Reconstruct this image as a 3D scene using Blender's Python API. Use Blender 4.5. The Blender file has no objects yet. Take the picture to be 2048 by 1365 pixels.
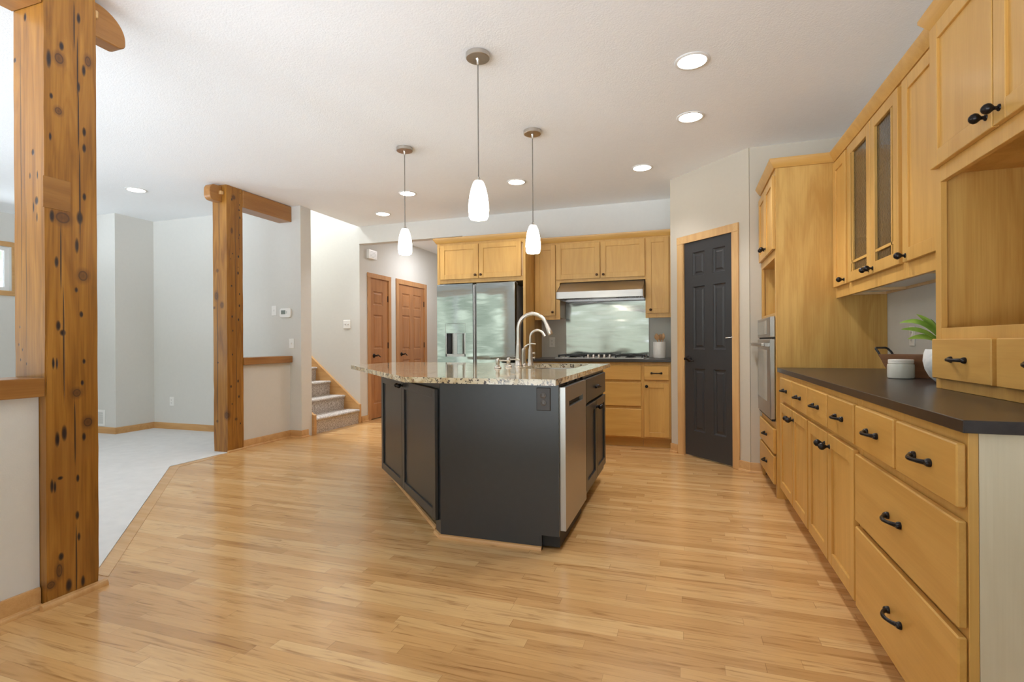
import bpy, bmesh, math, random
from mathutils import Vector, Matrix
random.seed(7)
S = bpy.context.scene
COL = S.collection
PI = math.pi

# ------------------------------------------------------------------ camera
cam_d = bpy.data.cameras.new('camera')
cam = bpy.data.objects.new('camera', cam_d)
COL.objects.link(cam)
cam_d.sensor_width = 36.0
cam_d.sensor_fit = 'HORIZONTAL'
cam_d.lens = 1032.5 * 36.0 / 2048.0
cam_d.shift_x = 0.0
cam_d.shift_y = 3.25 / 2048.0
cam_d.clip_start = 0.02
cam.matrix_world = Matrix.Translation((0, 0, 1.10)) @ Matrix.Rotation(0.324, 4, 'Z') @ \
    Matrix.Rotation(PI / 2, 4, 'X') @ Matrix.Rotation(-0.006, 4, 'Z')
S.camera = cam

# ------------------------------------------------------------------ colour management
S.view_settings.view_transform = 'Standard'
S.view_settings.look = 'None'
S.view_settings.exposure = -0.08
S.view_settings.gamma = 1.0
S.view_settings.use_curve_mapping = False
S.cycles.use_denoising = True
S.cycles.max_bounces = 14
S.cycles.diffuse_bounces = 8
S.cycles.glossy_bounces = 5
S.cycles.transmission_bounces = 8
S.cycles.transparent_max_bounces = 16
S.cycles.sample_clamp_indirect = 6.0
S.cycles.caustics_reflective = False
S.cycles.caustics_refractive = False

WORLD_STRENGTH = 2.0
CAN_EMIT = 20.0
FILL_WATT = 3.0

# ------------------------------------------------------------------ world: bright sky over green garden
W = bpy.data.worlds.new('garden_sky')
S.world = W
W.use_nodes = True
nt = W.node_tree
nt.nodes.clear()


def N(nt, t, **kw):
    n = nt.nodes.new(t)
    for k, v in kw.items():
        setattr(n, k, v)
    return n


def L(nt, a, b):
    nt.links.new(a, b)


def ramp(nt, fac, stops, interp='LINEAR'):
    r = N(nt, 'ShaderNodeValToRGB')
    r.color_ramp.interpolation = interp
    els = r.color_ramp.elements
    while len(els) < len(stops):
        els.new(0.5)
    for e, (p, c) in zip(els, stops):
        e.position = p
        e.color = (c[0], c[1], c[2], 1.0)
    if fac is not None:
        L(nt, fac, r.inputs[0])
    return r.outputs[0]


def math_n(nt, op, a, b=None, c=None):
    n = N(nt, 'ShaderNodeMath', operation=op)
    for i, v in enumerate((a, b, c)):
        if v is None:
            continue
        if isinstance(v, (int, float)):
            n.inputs[i].default_value = v
        else:
            L(nt, v, n.inputs[i])
    return n.outputs[0]


def mix_c(nt, fac, a, b, mode='MIX'):
    n = N(nt, 'ShaderNodeMix', data_type='RGBA', blend_type=mode)
    for idx, v in ((0, fac), (6, a), (7, b)):
        if isinstance(v, (int, float)):
            n.inputs[idx].default_value = v
        elif isinstance(v, tuple):
            n.inputs[idx].default_value = (v[0], v[1], v[2], 1)
        else:
            L(nt, v, n.inputs[idx])
    return n.outputs[2]


tc = N(nt, 'ShaderNodeTexCoord')
sep = N(nt, 'ShaderNodeSeparateXYZ')
L(nt, tc.outputs['Generated'], sep.inputs[0])
n1 = N(nt, 'ShaderNodeTexNoise')
n1.inputs['Scale'].default_value = 48
n1.inputs['Detail'].default_value = 6
L(nt, tc.outputs['Generated'], n1.inputs['Vector'])
leaf = ramp(nt, n1.outputs[0], [(0.36, (0.34, 0.40, 0.33)), (0.52, (0.60, 0.67, 0.56)), (0.62, (1.5, 1.62, 1.4))])
n2 = N(nt, 'ShaderNodeTexNoise')
n2.inputs['Scale'].default_value = 5
L(nt, tc.outputs['Generated'], n2.inputs['Vector'])
hgt = math_n(nt, 'ADD', sep.outputs[2], math_n(nt, 'MULTIPLY', n2.outputs[0], -0.30))
skym = ramp(nt, hgt, [(0.0, (0, 0, 0)), (0.10, (1, 1, 1))])
sky = mix_c(nt, skym, leaf, (1.05, 1.15, 1.28))
# added glow below the horizon that throws light up on the ceiling
lowm = ramp(nt, math_n(nt, 'ADD', sep.outputs[2], 0.10), [(0.0, (1, 1, 1)), (0.04, (0, 0, 0))])
full = mix_c(nt, lowm, sky, (6.2, 6.6, 7.4))
bg = N(nt, 'ShaderNodeBackground')
bg.inputs[1].default_value = WORLD_STRENGTH
L(nt, full, bg.inputs[0])
wo = N(nt, 'ShaderNodeOutputWorld')
L(nt, bg.outputs[0], wo.inputs[0])


def portal(name, loc, rot, sx, sy):
    ld = bpy.data.lights.new(name, 'AREA')
    ld.shape = 'RECTANGLE'
    ld.size, ld.size_y = sx, sy
    ld.cycles.is_portal = True
    o = bpy.data.objects.new(name, ld)
    COL.objects.link(o)
    o.location = loc
    o.rotation_euler = rot
    return o


YR = -1.8
# window openings: rear wall (y=YR) and left wall (x=-7.85)
REAR_OPEN = [(-7.2, -4.4, 0.40, 2.40), (-3.9, -0.6, 0.06, 2.40), (-0.35, 1.1, 0.30, 2.42)]  # first two known from reflections and enlarged; last added for daylight
LEFT_OPEN = [(-1.5, 0.1, 0.35, 2.40), (0.5, 2.3, 0.35, 2.15), (2.95, 4.06, 1.77, 2.31)]  # only the high last opening is known; the others are added for daylight
for i, (a, b, z0, z1) in enumerate(REAR_OPEN):
    portal('window_light', ((a + b) / 2, YR, (z0 + z1) / 2), (PI / 2, 0, 0), b - a, z1 - z0)
for i, (a, b, z0, z1) in enumerate(LEFT_OPEN):
    portal('window_light', (-7.86, (a + b) / 2, (z0 + z1) / 2), (PI / 2, 0, -PI / 2), b - a, z1 - z0)
RIGHT_ADDED_OPEN = [(-1.6, 0.85, 0.30, 2.45)]  # added unseen window that brightens the room from the right
for i, (a, b, z0, z1) in enumerate(RIGHT_ADDED_OPEN):
    portal('window_light', (1.39, (a + b) / 2, (z0 + z1) / 2), (PI / 2, 0, PI / 2), b - a, z1 - z0)
portal('skylight_light', (-6.15, 5.62, 5.2), (0, 0, 0), 3.6, 0.96)



def can_and_fill_light(x, y, watt, z=2.722 - 0.012, col=(0.96, 0.965, 1.0)):
    ld = bpy.data.lights.new('can_and_fill_light', 'AREA')
    ld.shape = 'DISK'
    ld.size = 0.15
    ld.energy = watt
    ld.color = col
    o = bpy.data.objects.new('can_and_fill_light', ld)
    COL.objects.link(o)
    o.location = (x, y, z)
    return o


def spot(x, y, watt, z=2.722 - 0.012, col=(0.96, 0.965, 1.0)):
    ld = bpy.data.lights.new('can_and_fill_light', 'SPOT')
    ld.energy = watt
    ld.color = col
    ld.spot_size = math.radians(112)
    ld.spot_blend = 0.55
    ld.shadow_soft_size = 0.07
    o = bpy.data.objects.new('can_and_fill_light', ld)
    COL.objects.link(o)
    o.location = (x, y, z)
    return o


for x, y, k in ((0.046, 3.161, 85), (0.044, 3.944, 80), (-0.372, 4.942, 28), (-1.605, 4.953, 35), (-2.839, 4.935, 45), (-3.577, 5.612, 45), (-5.433, 3.868, 25)):
    spot(x, y, k)
# added unseen fill lamps without fittings: behind the camera, living area, hall, stairwell
for x, y in ((-1.6, -0.8),):
    can_and_fill_light(x, y, FILL_WATT)
for x, y in ((-4.2, 1.6), (-5.8, 1.6), (-4.2, -0.9), (-5.8, -0.9)):
    can_and_fill_light(x, y, FILL_WATT * 2.5)
can_and_fill_light(-3.55, 7.4, FILL_WATT * 7)  # added fill lamp that brightens the hall, no fitting
can_and_fill_light(-6.2, 5.62, FILL_WATT * 60, 4.7, (0.92, 0.96, 1.0)).data.size = 0.8  # added fill lamp high in the stairwell, brightens its wall

# ------------------------------------------------------------------ materials


def new_mat(name):
    m = bpy.data.materials.new(name)
    m.use_nodes = True
    nt = m.node_tree
    b = nt.nodes['Principled BSDF']
    return m, nt, b


def set_in(b, **kw):
    for k, v in kw.items():
        k = k.replace('_', ' ')
        if k in b.inputs:
            s = b.inputs[k]
            if isinstance(v, tuple) and len(v) == 3:
                s.default_value = (v[0], v[1], v[2], 1)
            else:
                s.default_value = v


def simple(name, col, rough=0.5, metal=0.0, noise=0.0, nscale=30, bump=0.0, bscale=200, coat=0.0, spec=0.5):
    m, nt, b = new_mat(name)
    set_in(b, Base_Color=col, Roughness=rough, Metallic=metal, Coat_Weight=coat, Specular_IOR_Level=spec)
    t = N(nt, 'ShaderNodeTexCoord')
    nz = N(nt, 'ShaderNodeTexNoise')
    nz.inputs['Scale'].default_value = nscale
    nz.inputs['Detail'].default_value = 4
    L(nt, t.outputs['Object'], nz.inputs['Vector'])
    lo = tuple(c * (1 - noise) for c in col)
    hi = tuple(min(1, c * (1 + noise)) for c in col)
    L(nt, ramp(nt, nz.outputs[0], [(0.3, lo), (0.7, hi)]), b.inputs['Base Color'])
    if bump > 0:
        nb = N(nt, 'ShaderNodeTexNoise')
        nb.inputs['Scale'].default_value = bscale
        nb.inputs['Detail'].default_value = 3
        L(nt, t.outputs['Object'], nb.inputs['Vector'])
        bp = N(nt, 'ShaderNodeBump')
        bp.inputs['Strength'].default_value = bump
        bp.inputs['Distance'].default_value = 0.004
        L(nt, nb.outputs[0], bp.inputs['Height'])
        L(nt, bp.outputs[0], b.inputs['Normal'])
    return m


def wood(name, light, dark, axis='Z', rough=0.38, coat=0.07, scale=1.0, contrast=1.0, rnd=0.10):
    """plain sawn wood, grain along the given local axis"""
    m, nt, b = new_mat(name)
    set_in(b, Roughness=rough, Coat_Weight=coat, Coat_Roughness=0.18)
    t = N(nt, 'ShaderNodeTexCoord')
    oi = N(nt, 'ShaderNodeObjectInfo')
    mp = N(nt, 'ShaderNodeMapping')
    s = [7.0 * scale] * 3
    s['XYZ'.index(axis)] = 0.9 * scale
    mp.inputs['Scale'].default_value = s
    add = N(nt, 'ShaderNodeVectorMath', operation='ADD')
    sc = N(nt, 'ShaderNodeVectorMath', operation='SCALE')
    L(nt, oi.outputs['Random'], sc.inputs['Scale'])
    sc.inputs[0].default_value = (11, 17, 23)
    L(nt, t.outputs['Object'], add.inputs[0])
    L(nt, sc.outputs[0], add.inputs[1])
    L(nt, add.outputs[0], mp.inputs['Vector'])
    nz = N(nt, 'ShaderNodeTexNoise')
    nz.inputs['Scale'].default_value = 1.3
    nz.inputs['Detail'].default_value = 5
    nz.inputs['Distortion'].default_value = 1.6
    L(nt, mp.outputs[0], nz.inputs['Vector'])
    mp2 = N(nt, 'ShaderNodeMapping')
    s2 = [150.0] * 3
    s2['XYZ'.index(axis)] = 4.0
    mp2.inputs['Scale'].default_value = s2
    L(nt, add.outputs[0], mp2.inputs['Vector'])
    n2 = N(nt, 'ShaderNodeTexNoise')
    n2.inputs['Scale'].default_value = 1.0
    n2.inputs['Detail'].default_value = 2
    L(nt, mp2.outputs[0], n2.inputs['Vector'])
    f = math_n(nt, 'ADD', math_n(nt, 'MULTIPLY', nz.outputs[0], 0.75), math_n(nt, 'MULTIPLY', n2.outputs[0], 0.25))
    w = 0.16 / contrast
    c = ramp(nt, f, [(0.5 - w, dark), (0.5 + w, light)])
    br = math_n(nt, 'ADD', math_n(nt, 'MULTIPLY', oi.outputs['Random'], rnd), 1.0 - rnd / 2)
    hv = N(nt, 'ShaderNodeHueSaturation')
    L(nt, br, hv.inputs['Value'])
    L(nt, c, hv.inputs['Color'])
    L(nt, hv.outputs[0], b.inputs['Base Color'])
    return m


M = {}
M['wall'] = simple('wall_paint', (0.645, 0.635, 0.595), 0.75, noise=0.01, bump=0.12, bscale=160)
M['wall_warm_light'] = simple('wall_paint_warm_light', (0.52, 0.465, 0.375), 0.75, noise=0.01, bump=0.12, bscale=160)  # same wall paint, darkened and warmed to imitate the light on these walls
M['ceil'] = simple('ceiling_paint', (0.88, 0.905, 0.925), 0.85, noise=0.01, bump=0.35, bscale=110)
M['white'] = simple('white_plastic', (0.82, 0.81, 0.78), 0.35)
M['white_trim'] = simple('white_trim', (0.8, 0.8, 0.78), 0.5)
M['maple'] = wood('maple_upright', (0.63, 0.365, 0.098), (0.53, 0.285, 0.066))
M['maple_h'] = wood('maple_level', (0.61, 0.345, 0.088), (0.52, 0.275, 0.06), axis='X')
M['birch'] = wood('birch_panel', (0.63, 0.385, 0.11), (0.49, 0.265, 0.06), scale=0.75, contrast=1.4)
M['birch_pale'] = wood('pale_birch_end', (0.66, 0.585, 0.43), (0.58, 0.505, 0.355), scale=0.8)
M['maple_in'] = wood('maple_inside', (0.78, 0.56, 0.30), (0.68, 0.46, 0.22))
M['oak_trim'] = wood('honey_trim', (0.60, 0.35, 0.14), (0.48, 0.25, 0.085), axis='X', rough=0.4)
M['oak_trim_v'] = wood('honey_trim_upright', (0.64, 0.40, 0.17), (0.52, 0.29, 0.11), axis='Z', rough=0.4)
M['pine_door'] = wood('stained_door', (0.44, 0.20, 0.072), (0.33, 0.135, 0.042), axis='Z', rough=0.3, coat=0.35)
M['pine_door_trim'] = wood('stained_casing', (0.54, 0.29, 0.125), (0.43, 0.20, 0.075), axis='Z', rough=0.35)
M['cap'] = wood('stained_cap', (0.36, 0.165, 0.042), (0.24, 0.095, 0.02), axis='Y', rough=0.35, coat=0.3)
M['beam'] = wood('stained_beam', (0.40, 0.185, 0.045), (0.28, 0.115, 0.024), axis='Y', rough=0.4, coat=0.2)
M['black_paint'] = simple('black_cabinet_paint', (0.022, 0.023, 0.024), 0.33, noise=0.06, spec=0.65)
M['door_black'] = simple('charcoal_door_paint', (0.030, 0.030, 0.032), 0.34, noise=0.05)
M['bronze'] = simple('dark_bronze', (0.022, 0.018, 0.017), 0.30, metal=0.7, noise=0.2)
M['bronze_brown'] = simple('brown_bronze', (0.10, 0.055, 0.03), 0.35, metal=0.6, noise=0.2)
M['black'] = simple('black_void', (0.012, 0.012, 0.012), 0.6)
M['nickel'] = simple('brushed_nickel', (0.58, 0.54, 0.49), 0.30, metal=1.0, noise=0.03)
M['cord'] = simple('grey_cord', (0.16, 0.14, 0.12), 0.5)
M['counter'] = simple('dark_counter', (0.030, 0.022, 0.019), 0.28, noise=0.18, nscale=60, spec=0.55)
M['dark_backing'] = simple('void_dark', (0.05, 0.05, 0.05), 0.9)
M['iron'] = simple('black_iron', (0.02, 0.02, 0.02), 0.45, metal=0.3)
M['ceramic'] = simple('cream_ceramic', (0.76, 0.72, 0.66), 0.28, noise=0.03, coat=0.3)
M['wax'] = simple('grey_white_ceramic', (0.60, 0.59, 0.52), 0.22, noise=0.04, coat=0.4)
M['spoon'] = wood('spoon_wood', (0.50, 0.28, 0.12), (0.38, 0.19, 0.07))
M['tray'] = wood('walnut_tray', (0.24, 0.105, 0.042), (0.13, 0.052, 0.02), axis='X', rough=0.5, coat=0.0)
M['lcd'] = simple('grey_lcd', (0.20, 0.23, 0.21), 0.3)
M['grille'] = simple('grey_grille', (0.55, 0.56, 0.54), 0.5)
M['dark_glass'] = simple('dark_panel', (0.05, 0.05, 0.05), 0.1)
M['slot'] = simple('slot_dark', (0.03, 0.028, 0.027), 0.5)


def steel(name, col, rough, axis='X', aniso=0.0, bump=0.0, bscale=3.0):
    m, nt, b = new_mat(name)
    set_in(b, Metallic=1.0, Roughness=rough, Base_Color=col)
    t = N(nt, 'ShaderNodeTexCoord')
    mp = N(nt, 'ShaderNodeMapping')
    s = [400.0] * 3
    s['XYZ'.index(axis)] = 3.0
    mp.inputs['Scale'].default_value = s
    L(nt, t.outputs['Object'], mp.inputs['Vector'])
    nz = N(nt, 'ShaderNodeTexNoise')
    nz.inputs['Scale'].default_value = 1
    L(nt, mp.outputs[0], nz.inputs['Vector'])
    L(nt, ramp(nt, nz.outputs[0], [(0.3, tuple(c * 0.94 for c in col)), (0.7, tuple(min(1, c * 1.05) for c in col))]), b.inputs['Base Color'])
    L(nt, math_n(nt, 'ADD', math_n(nt, 'MULTIPLY', nz.outputs[0], 0.08), rough - 0.04), b.inputs['Roughness'])
    if bump > 0:
        nb = N(nt, 'ShaderNodeTexNoise')
        nb.inputs['Scale'].default_value = bscale
        nb.inputs['Detail'].default_value = 1.5
        mpb = N(nt, 'ShaderNodeMapping')
        mpb.inputs['Scale'].default_value = (0.8, 1, 2.6)
        L(nt, t.outputs['Object'], mpb.inputs['Vector'])
        L(nt, mpb.outputs[0], nb.inputs['Vector'])
        bp = N(nt, 'ShaderNodeBump')
        bp.inputs['Strength'].default_value = bump
        bp.inputs['Distance'].default_value = 0.02
        L(nt, nb.outputs[0], bp.inputs['Height'])
        L(nt, bp.outputs[0], b.inputs['Normal'])
    return m


M['steel'] = steel('stainless_brushed', (0.50, 0.48, 0.455), 0.36)
M['steel_dw'] = steel('stainless_dishwasher', (0.47, 0.455, 0.43), 0.36, axis='Z')
M['steel_splash'] = steel('stainless_sheet', (0.44, 0.44, 0.43), 0.14, bump=0.5, bscale=2.2)
M['fridge'] = steel('silver_glass', (0.40, 0.42, 0.415), 0.07, bump=0.03, bscale=5)
M['fridge_side'] = simple('fridge_side', (0.36, 0.35, 0.34), 0.45)


def emissive(name, col, strength):
    m, nt, b = new_mat(name)
    set_in(b, Base_Color=col, Emission_Color=col, Emission_Strength=strength, Roughness=0.5)
    return m


M['can_glow'] = emissive('lamp_lens', (1.0, 0.95, 0.87), CAN_EMIT)

# pendant glass: lit art glass with pale streaks and a few amber flecks
m, nt, b = new_mat('lit_art_glass')
t = N(nt, 'ShaderNodeTexCoord')
nz = N(nt, 'ShaderNodeTexNoise')
nz.inputs['Scale'].default_value = 16
nz.inputs['Detail'].default_value = 5
L(nt, t.outputs['Object'], nz.inputs['Vector'])
sp = N(nt, 'ShaderNodeSeparateXYZ')
L(nt, t.outputs['Object'], sp.inputs[0])
base = ramp(nt, nz.outputs[0], [(0.30, (0.55, 0.40, 0.16)), (0.36, (0.95, 0.88, 0.62)), (0.46, (1.0, 0.96, 0.88))])
# local z runs 0 (bottom) .. 0.215 (top): the bulb sits low in the shade
em = ramp(nt, math_n(nt, 'DIVIDE', sp.outputs[2], 0.215), [(0.0, (1, 1, 1)), (0.55, (0.6, 0.6, 0.6)), (1.0, (0.04, 0.04, 0.04))])
set_in(b, Roughness=0.2)
L(nt, base, b.inputs['Base Color'])
L(nt, base, b.inputs['Emission Color'])
bw = N(nt, 'ShaderNodeRGBToBW')
L(nt, em, bw.inputs[0])
L(nt, math_n(nt, 'MULTIPLY', bw.outputs[0], 20.0), b.inputs['Emission Strength'])
M['pendant_glass'] = m

# glass
m, nt, b = new_mat('seeded_glass')
set_in(b, Base_Color=(0.86, 0.86, 0.85), Transmission_Weight=1.0, Roughness=0.14, IOR=1.42)
t = N(nt, 'ShaderNodeTexCoord')
vz = N(nt, 'ShaderNodeTexVoronoi')
vz.inputs['Scale'].default_value = 70
L(nt, t.outputs['Object'], vz.inputs['Vector'])
bp = N(nt, 'ShaderNodeBump')
bp.inputs['Strength'].default_value = 0.18
bp.inputs['Distance'].default_value = 0.003
L(nt, vz.outputs['Distance'], bp.inputs['Height'])
L(nt, bp.outputs[0], b.inputs['Normal'])
M['seeded'] = m
m, nt, b = new_mat('window_glass')
nt.nodes.remove(b)
tr_ = N(nt, 'ShaderNodeBsdfTransparent')
tr_.inputs[0].default_value = (0.95, 0.97, 0.96, 1)
gl_ = N(nt, 'ShaderNodeBsdfGlossy')
gl_.inputs['Roughness'].default_value = 0.02
fr_ = N(nt, 'ShaderNodeFresnel')
fr_.inputs[0].default_value = 1.45
mx_ = N(nt, 'ShaderNodeMixShader')
L(nt, fr_.outputs[0], mx_.inputs[0])
L(nt, tr_.outputs[0], mx_.inputs[1])
L(nt, gl_.outputs[0], mx_.inputs[2])
L(nt, mx_.outputs[0], nt.nodes['Material Output'].inputs[0])
M['glass'] = m
m, nt, b = new_mat('oven_glass')
set_in(b, Base_Color=(0.34, 0.33, 0.31), Metallic=0.6, Roughness=0.12)
M['oven_glass'] = m

# carpets
M['carpet'] = simple('pale_carpet', (0.66, 0.655, 0.635), 0.95, noise=0.04, nscale=9, bump=0.6, bscale=420, spec=0.1)
m, nt, b = new_mat('stair_carpet')
set_in(b, Roughness=0.95, Specular_IOR_Level=0.1)
t = N(nt, 'ShaderNodeTexCoord')
nz = N(nt, 'ShaderNodeTexNoise')
nz.inputs['Scale'].default_value = 75
nz.inputs['Detail'].default_value = 4
L(nt, t.outputs['Object'], nz.inputs['Vector'])
L(nt, ramp(nt, nz.outputs[0], [(0.32, (0.24, 0.20, 0.165)), (0.5, (0.47, 0.425, 0.38)), (0.68, (0.64, 0.60, 0.56))]), b.inputs['Base Color'])
bp = N(nt, 'ShaderNodeBump')
bp.inputs['Strength'].default_value = 0.8
bp.inputs['Distance'].default_value = 0.006
L(nt, nz.outputs[0], bp.inputs['Height'])
L(nt, bp.outputs[0], b.inputs['Normal'])
M['stair_carpet'] = m

# strip wood floor
m, nt, b = new_mat('strip_floor')
t = N(nt, 'ShaderNodeTexCoord')
sp = N(nt, 'ShaderNodeSeparateXYZ')
L(nt, t.outputs['Object'], sp.inputs[0])
yy = math_n(nt, 'DIVIDE', sp.outputs[1], 0.0572)
row = math_n(nt, 'FLOOR', yy)
fy = math_n(nt, 'FRACT', yy)
wn = N(nt, 'ShaderNodeTexWhiteNoise', noise_dimensions='1D')
L(nt, row, wn.inputs['W'])
wn2 = N(nt, 'ShaderNodeTexWhiteNoise', noise_dimensions='1D')
L(nt, math_n(nt, 'ADD', row, 57.3), wn2.inputs['W'])
ln = math_n(nt, 'ADD', math_n(nt, 'MULTIPLY', wn2.outputs[0], 0.7), 0.45)
xx = math_n(nt, 'DIVIDE', math_n(nt, 'ADD', sp.outputs[0], math_n(nt, 'MULTIPLY', wn.outputs[0], 5.0)), ln)
colm = math_n(nt, 'FLOOR', xx)
fx = math_n(nt, 'FRACT', xx)
cmb = N(nt, 'ShaderNodeCombineXYZ')
L(nt, row, cmb.inputs[0])
L(nt, colm, cmb.inputs[1])
wn3 = N(nt, 'ShaderNodeTexWhiteNoise', noise_dimensions='3D')
L(nt, cmb.outputs[0], wn3.inputs['Vector'])
tone = ramp(nt, wn3.outputs[0], [(0.0, (0.50, 0.275, 0.102)), (0.22, (0.575, 0.328, 0.127)), (0.6, (0.62, 0.368, 0.148)), (1.0, (0.68, 0.435, 0.195))])
gv = N(nt, 'ShaderNodeCombineXYZ')
L(nt, math_n(nt, 'MULTIPLY', sp.outputs[0], 2.2), gv.inputs[0])
L(nt, math_n(nt, 'MULTIPLY', sp.outputs[1], 26), gv.inputs[1])
L(nt, math_n(nt, 'MULTIPLY', wn3.outputs[0], 40), gv.inputs[2])
gn = N(nt, 'ShaderNodeTexNoise')
gn.inputs['Scale'].default_value = 1.6
gn.inputs['Detail'].default_value = 6
gn.inputs['Distortion'].default_value = 1.2
L(nt, gv.outputs[0], gn.inputs['Vector'])
gcol = ramp(nt, gn.outputs[0], [(0.28, (0.60, 0.52, 0.45)), (0.45, (0.95, 0.94, 0.92)), (0.72, (1.06, 1.06, 1.06))])
c = mix_c(nt, 1.0, tone, gcol, 'MULTIPLY')
gap = math_n(nt, 'MAXIMUM', math_n(nt, 'LESS_THAN', fy, 0.022), math_n(nt, 'LESS_THAN', fx, 0.0025))
c = mix_c(nt, math_n(nt, 'MULTIPLY', gap, 0.45), c, (0.20, 0.10, 0.04))
L(nt, c, b.inputs['Base Color'])
rn = N(nt, 'ShaderNodeTexNoise')
rn.inputs['Scale'].default_value = 2.0
L(nt, t.outputs['Object'], rn.inputs['Vector'])
L(nt, math_n(nt, 'ADD', math_n(nt, 'MULTIPLY', rn.outputs[0], 0.10), 0.19), b.inputs['Roughness'])
set_in(b, Specular_IOR_Level=0.55, Coat_Weight=0.25, Coat_Roughness=0.12)
bp = N(nt, 'ShaderNodeBump')
bp.inputs['Strength'].default_value = 0.12
bp.inputs['Distance'].default_value = 0.002
L(nt, math_n(nt, 'ADD', math_n(nt, 'MULTIPLY', gap, -1.0), math_n(nt, 'MULTIPLY', gn.outputs[0], 0.3)), bp.inputs['Height'])
L(nt, bp.outputs[0], b.inputs['Normal'])
M['floor'] = m
M['floor_border'] = wood('border_board', (0.57, 0.35, 0.155), (0.46, 0.255, 0.095), axis='X', rough=0.25)

# granite
m, nt, b = new_mat('speckled_granite')
t = N(nt, 'ShaderNodeTexCoord')
na = N(nt, 'ShaderNodeTexNoise')
na.inputs['Scale'].default_value = 9
na.inputs['Detail'].default_value = 8
na.inputs['Distortion'].default_value = 0.8
L(nt, t.outputs['Object'], na.inputs['Vector'])
c0 = ramp(nt, na.outputs[0], [(0.30, (0.42, 0.29, 0.14)), (0.44, (0.60, 0.50, 0.32)), (0.60, (0.68, 0.61, 0.46))])
nb = N(nt, 'ShaderNodeTexNoise')
nb.inputs['Scale'].default_value = 48
nb.inputs['Detail'].default_value = 5
nb.inputs['Roughness'].default_value = 0.65
L(nt, t.outputs['Object'], nb.inputs['Vector'])
spk = ramp(nt, nb.outputs[0], [(0.39, (1, 1, 1)), (0.455, (0, 0, 0))])
c1 = mix_c(nt, spk, c0, (0.055, 0.04, 0.035))
nc = N(nt, 'ShaderNodeTexNoise')
nc.inputs['Scale'].default_value = 24
nc.inputs['Detail'].default_value = 6
mpc = N(nt, 'ShaderNodeMapping')
mpc.inputs['Location'].default_value = (7, 3, 1)
L(nt, t.outputs['Object'], mpc.inputs['Vector'])
L(nt, mpc.outputs[0], nc.inputs['Vector'])
sp2 = ramp(nt, nc.outputs[0], [(0.33, (1, 1, 1)), (0.39, (0, 0, 0))])
c2 = mix_c(nt, sp2, c1, (0.26, 0.15, 0.075))
nd = N(nt, 'ShaderNodeTexNoise')
nd.inputs['Scale'].default_value = 5
nd.inputs['Detail'].default_value = 4
nd.inputs['Distortion'].default_value = 2.0
L(nt, t.outputs['Object'], nd.inputs['Vector'])
vein = ramp(nt, math_n(nt, 'ABSOLUTE', math_n(nt, 'SUBTRACT', nd.outputs[0], 0.5)), [(0.0, (1, 1, 1)), (0.018, (0, 0, 0))])
c3 = mix_c(nt, math_n(nt, 'MULTIPLY', vein, 0.75), c2, (0.06, 0.045, 0.04))
L(nt, c3, b.inputs['Base Color'])
set_in(b, Roughness=0.06, Specular_IOR_Level=0.6)
M['granite'] = m

# marbled white pot
m, nt, b = new_mat('marbled_white')
t = N(nt, 'ShaderNodeTexCoord')
nz = N(nt, 'ShaderNodeTexNoise')
nz.inputs['Scale'].default_value = 9
nz.inputs['Detail'].default_value = 4
nz.inputs['Distortion'].default_value = 1.5
L(nt, t.outputs['Object'], nz.inputs['Vector'])
L(nt, ramp(nt, nz.outputs[0], [(0.32, (0.52, 0.56, 0.58)), (0.46, (0.80, 0.80, 0.78)), (0.7, (0.84, 0.84, 0.82))]), b.inputs['Base Color'])
set_in(b, Roughness=0.4)
M['marble'] = m

# agave leaf
m, nt, b = new_mat('agave_leaf')
t = N(nt, 'ShaderNodeTexCoord')
nz = N(nt, 'ShaderNodeTexNoise')
nz.inputs['Scale'].default_value = 20
L(nt, t.outputs['Object'], nz.inputs['Vector'])
L(nt, ramp(nt, nz.outputs[0], [(0.3, (0.17, 0.33, 0.035)), (0.7, (0.34, 0.50, 0.09))]), b.inputs['Base Color'])
set_in(b, Roughness=0.42)
M['leaf'] = m


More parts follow.
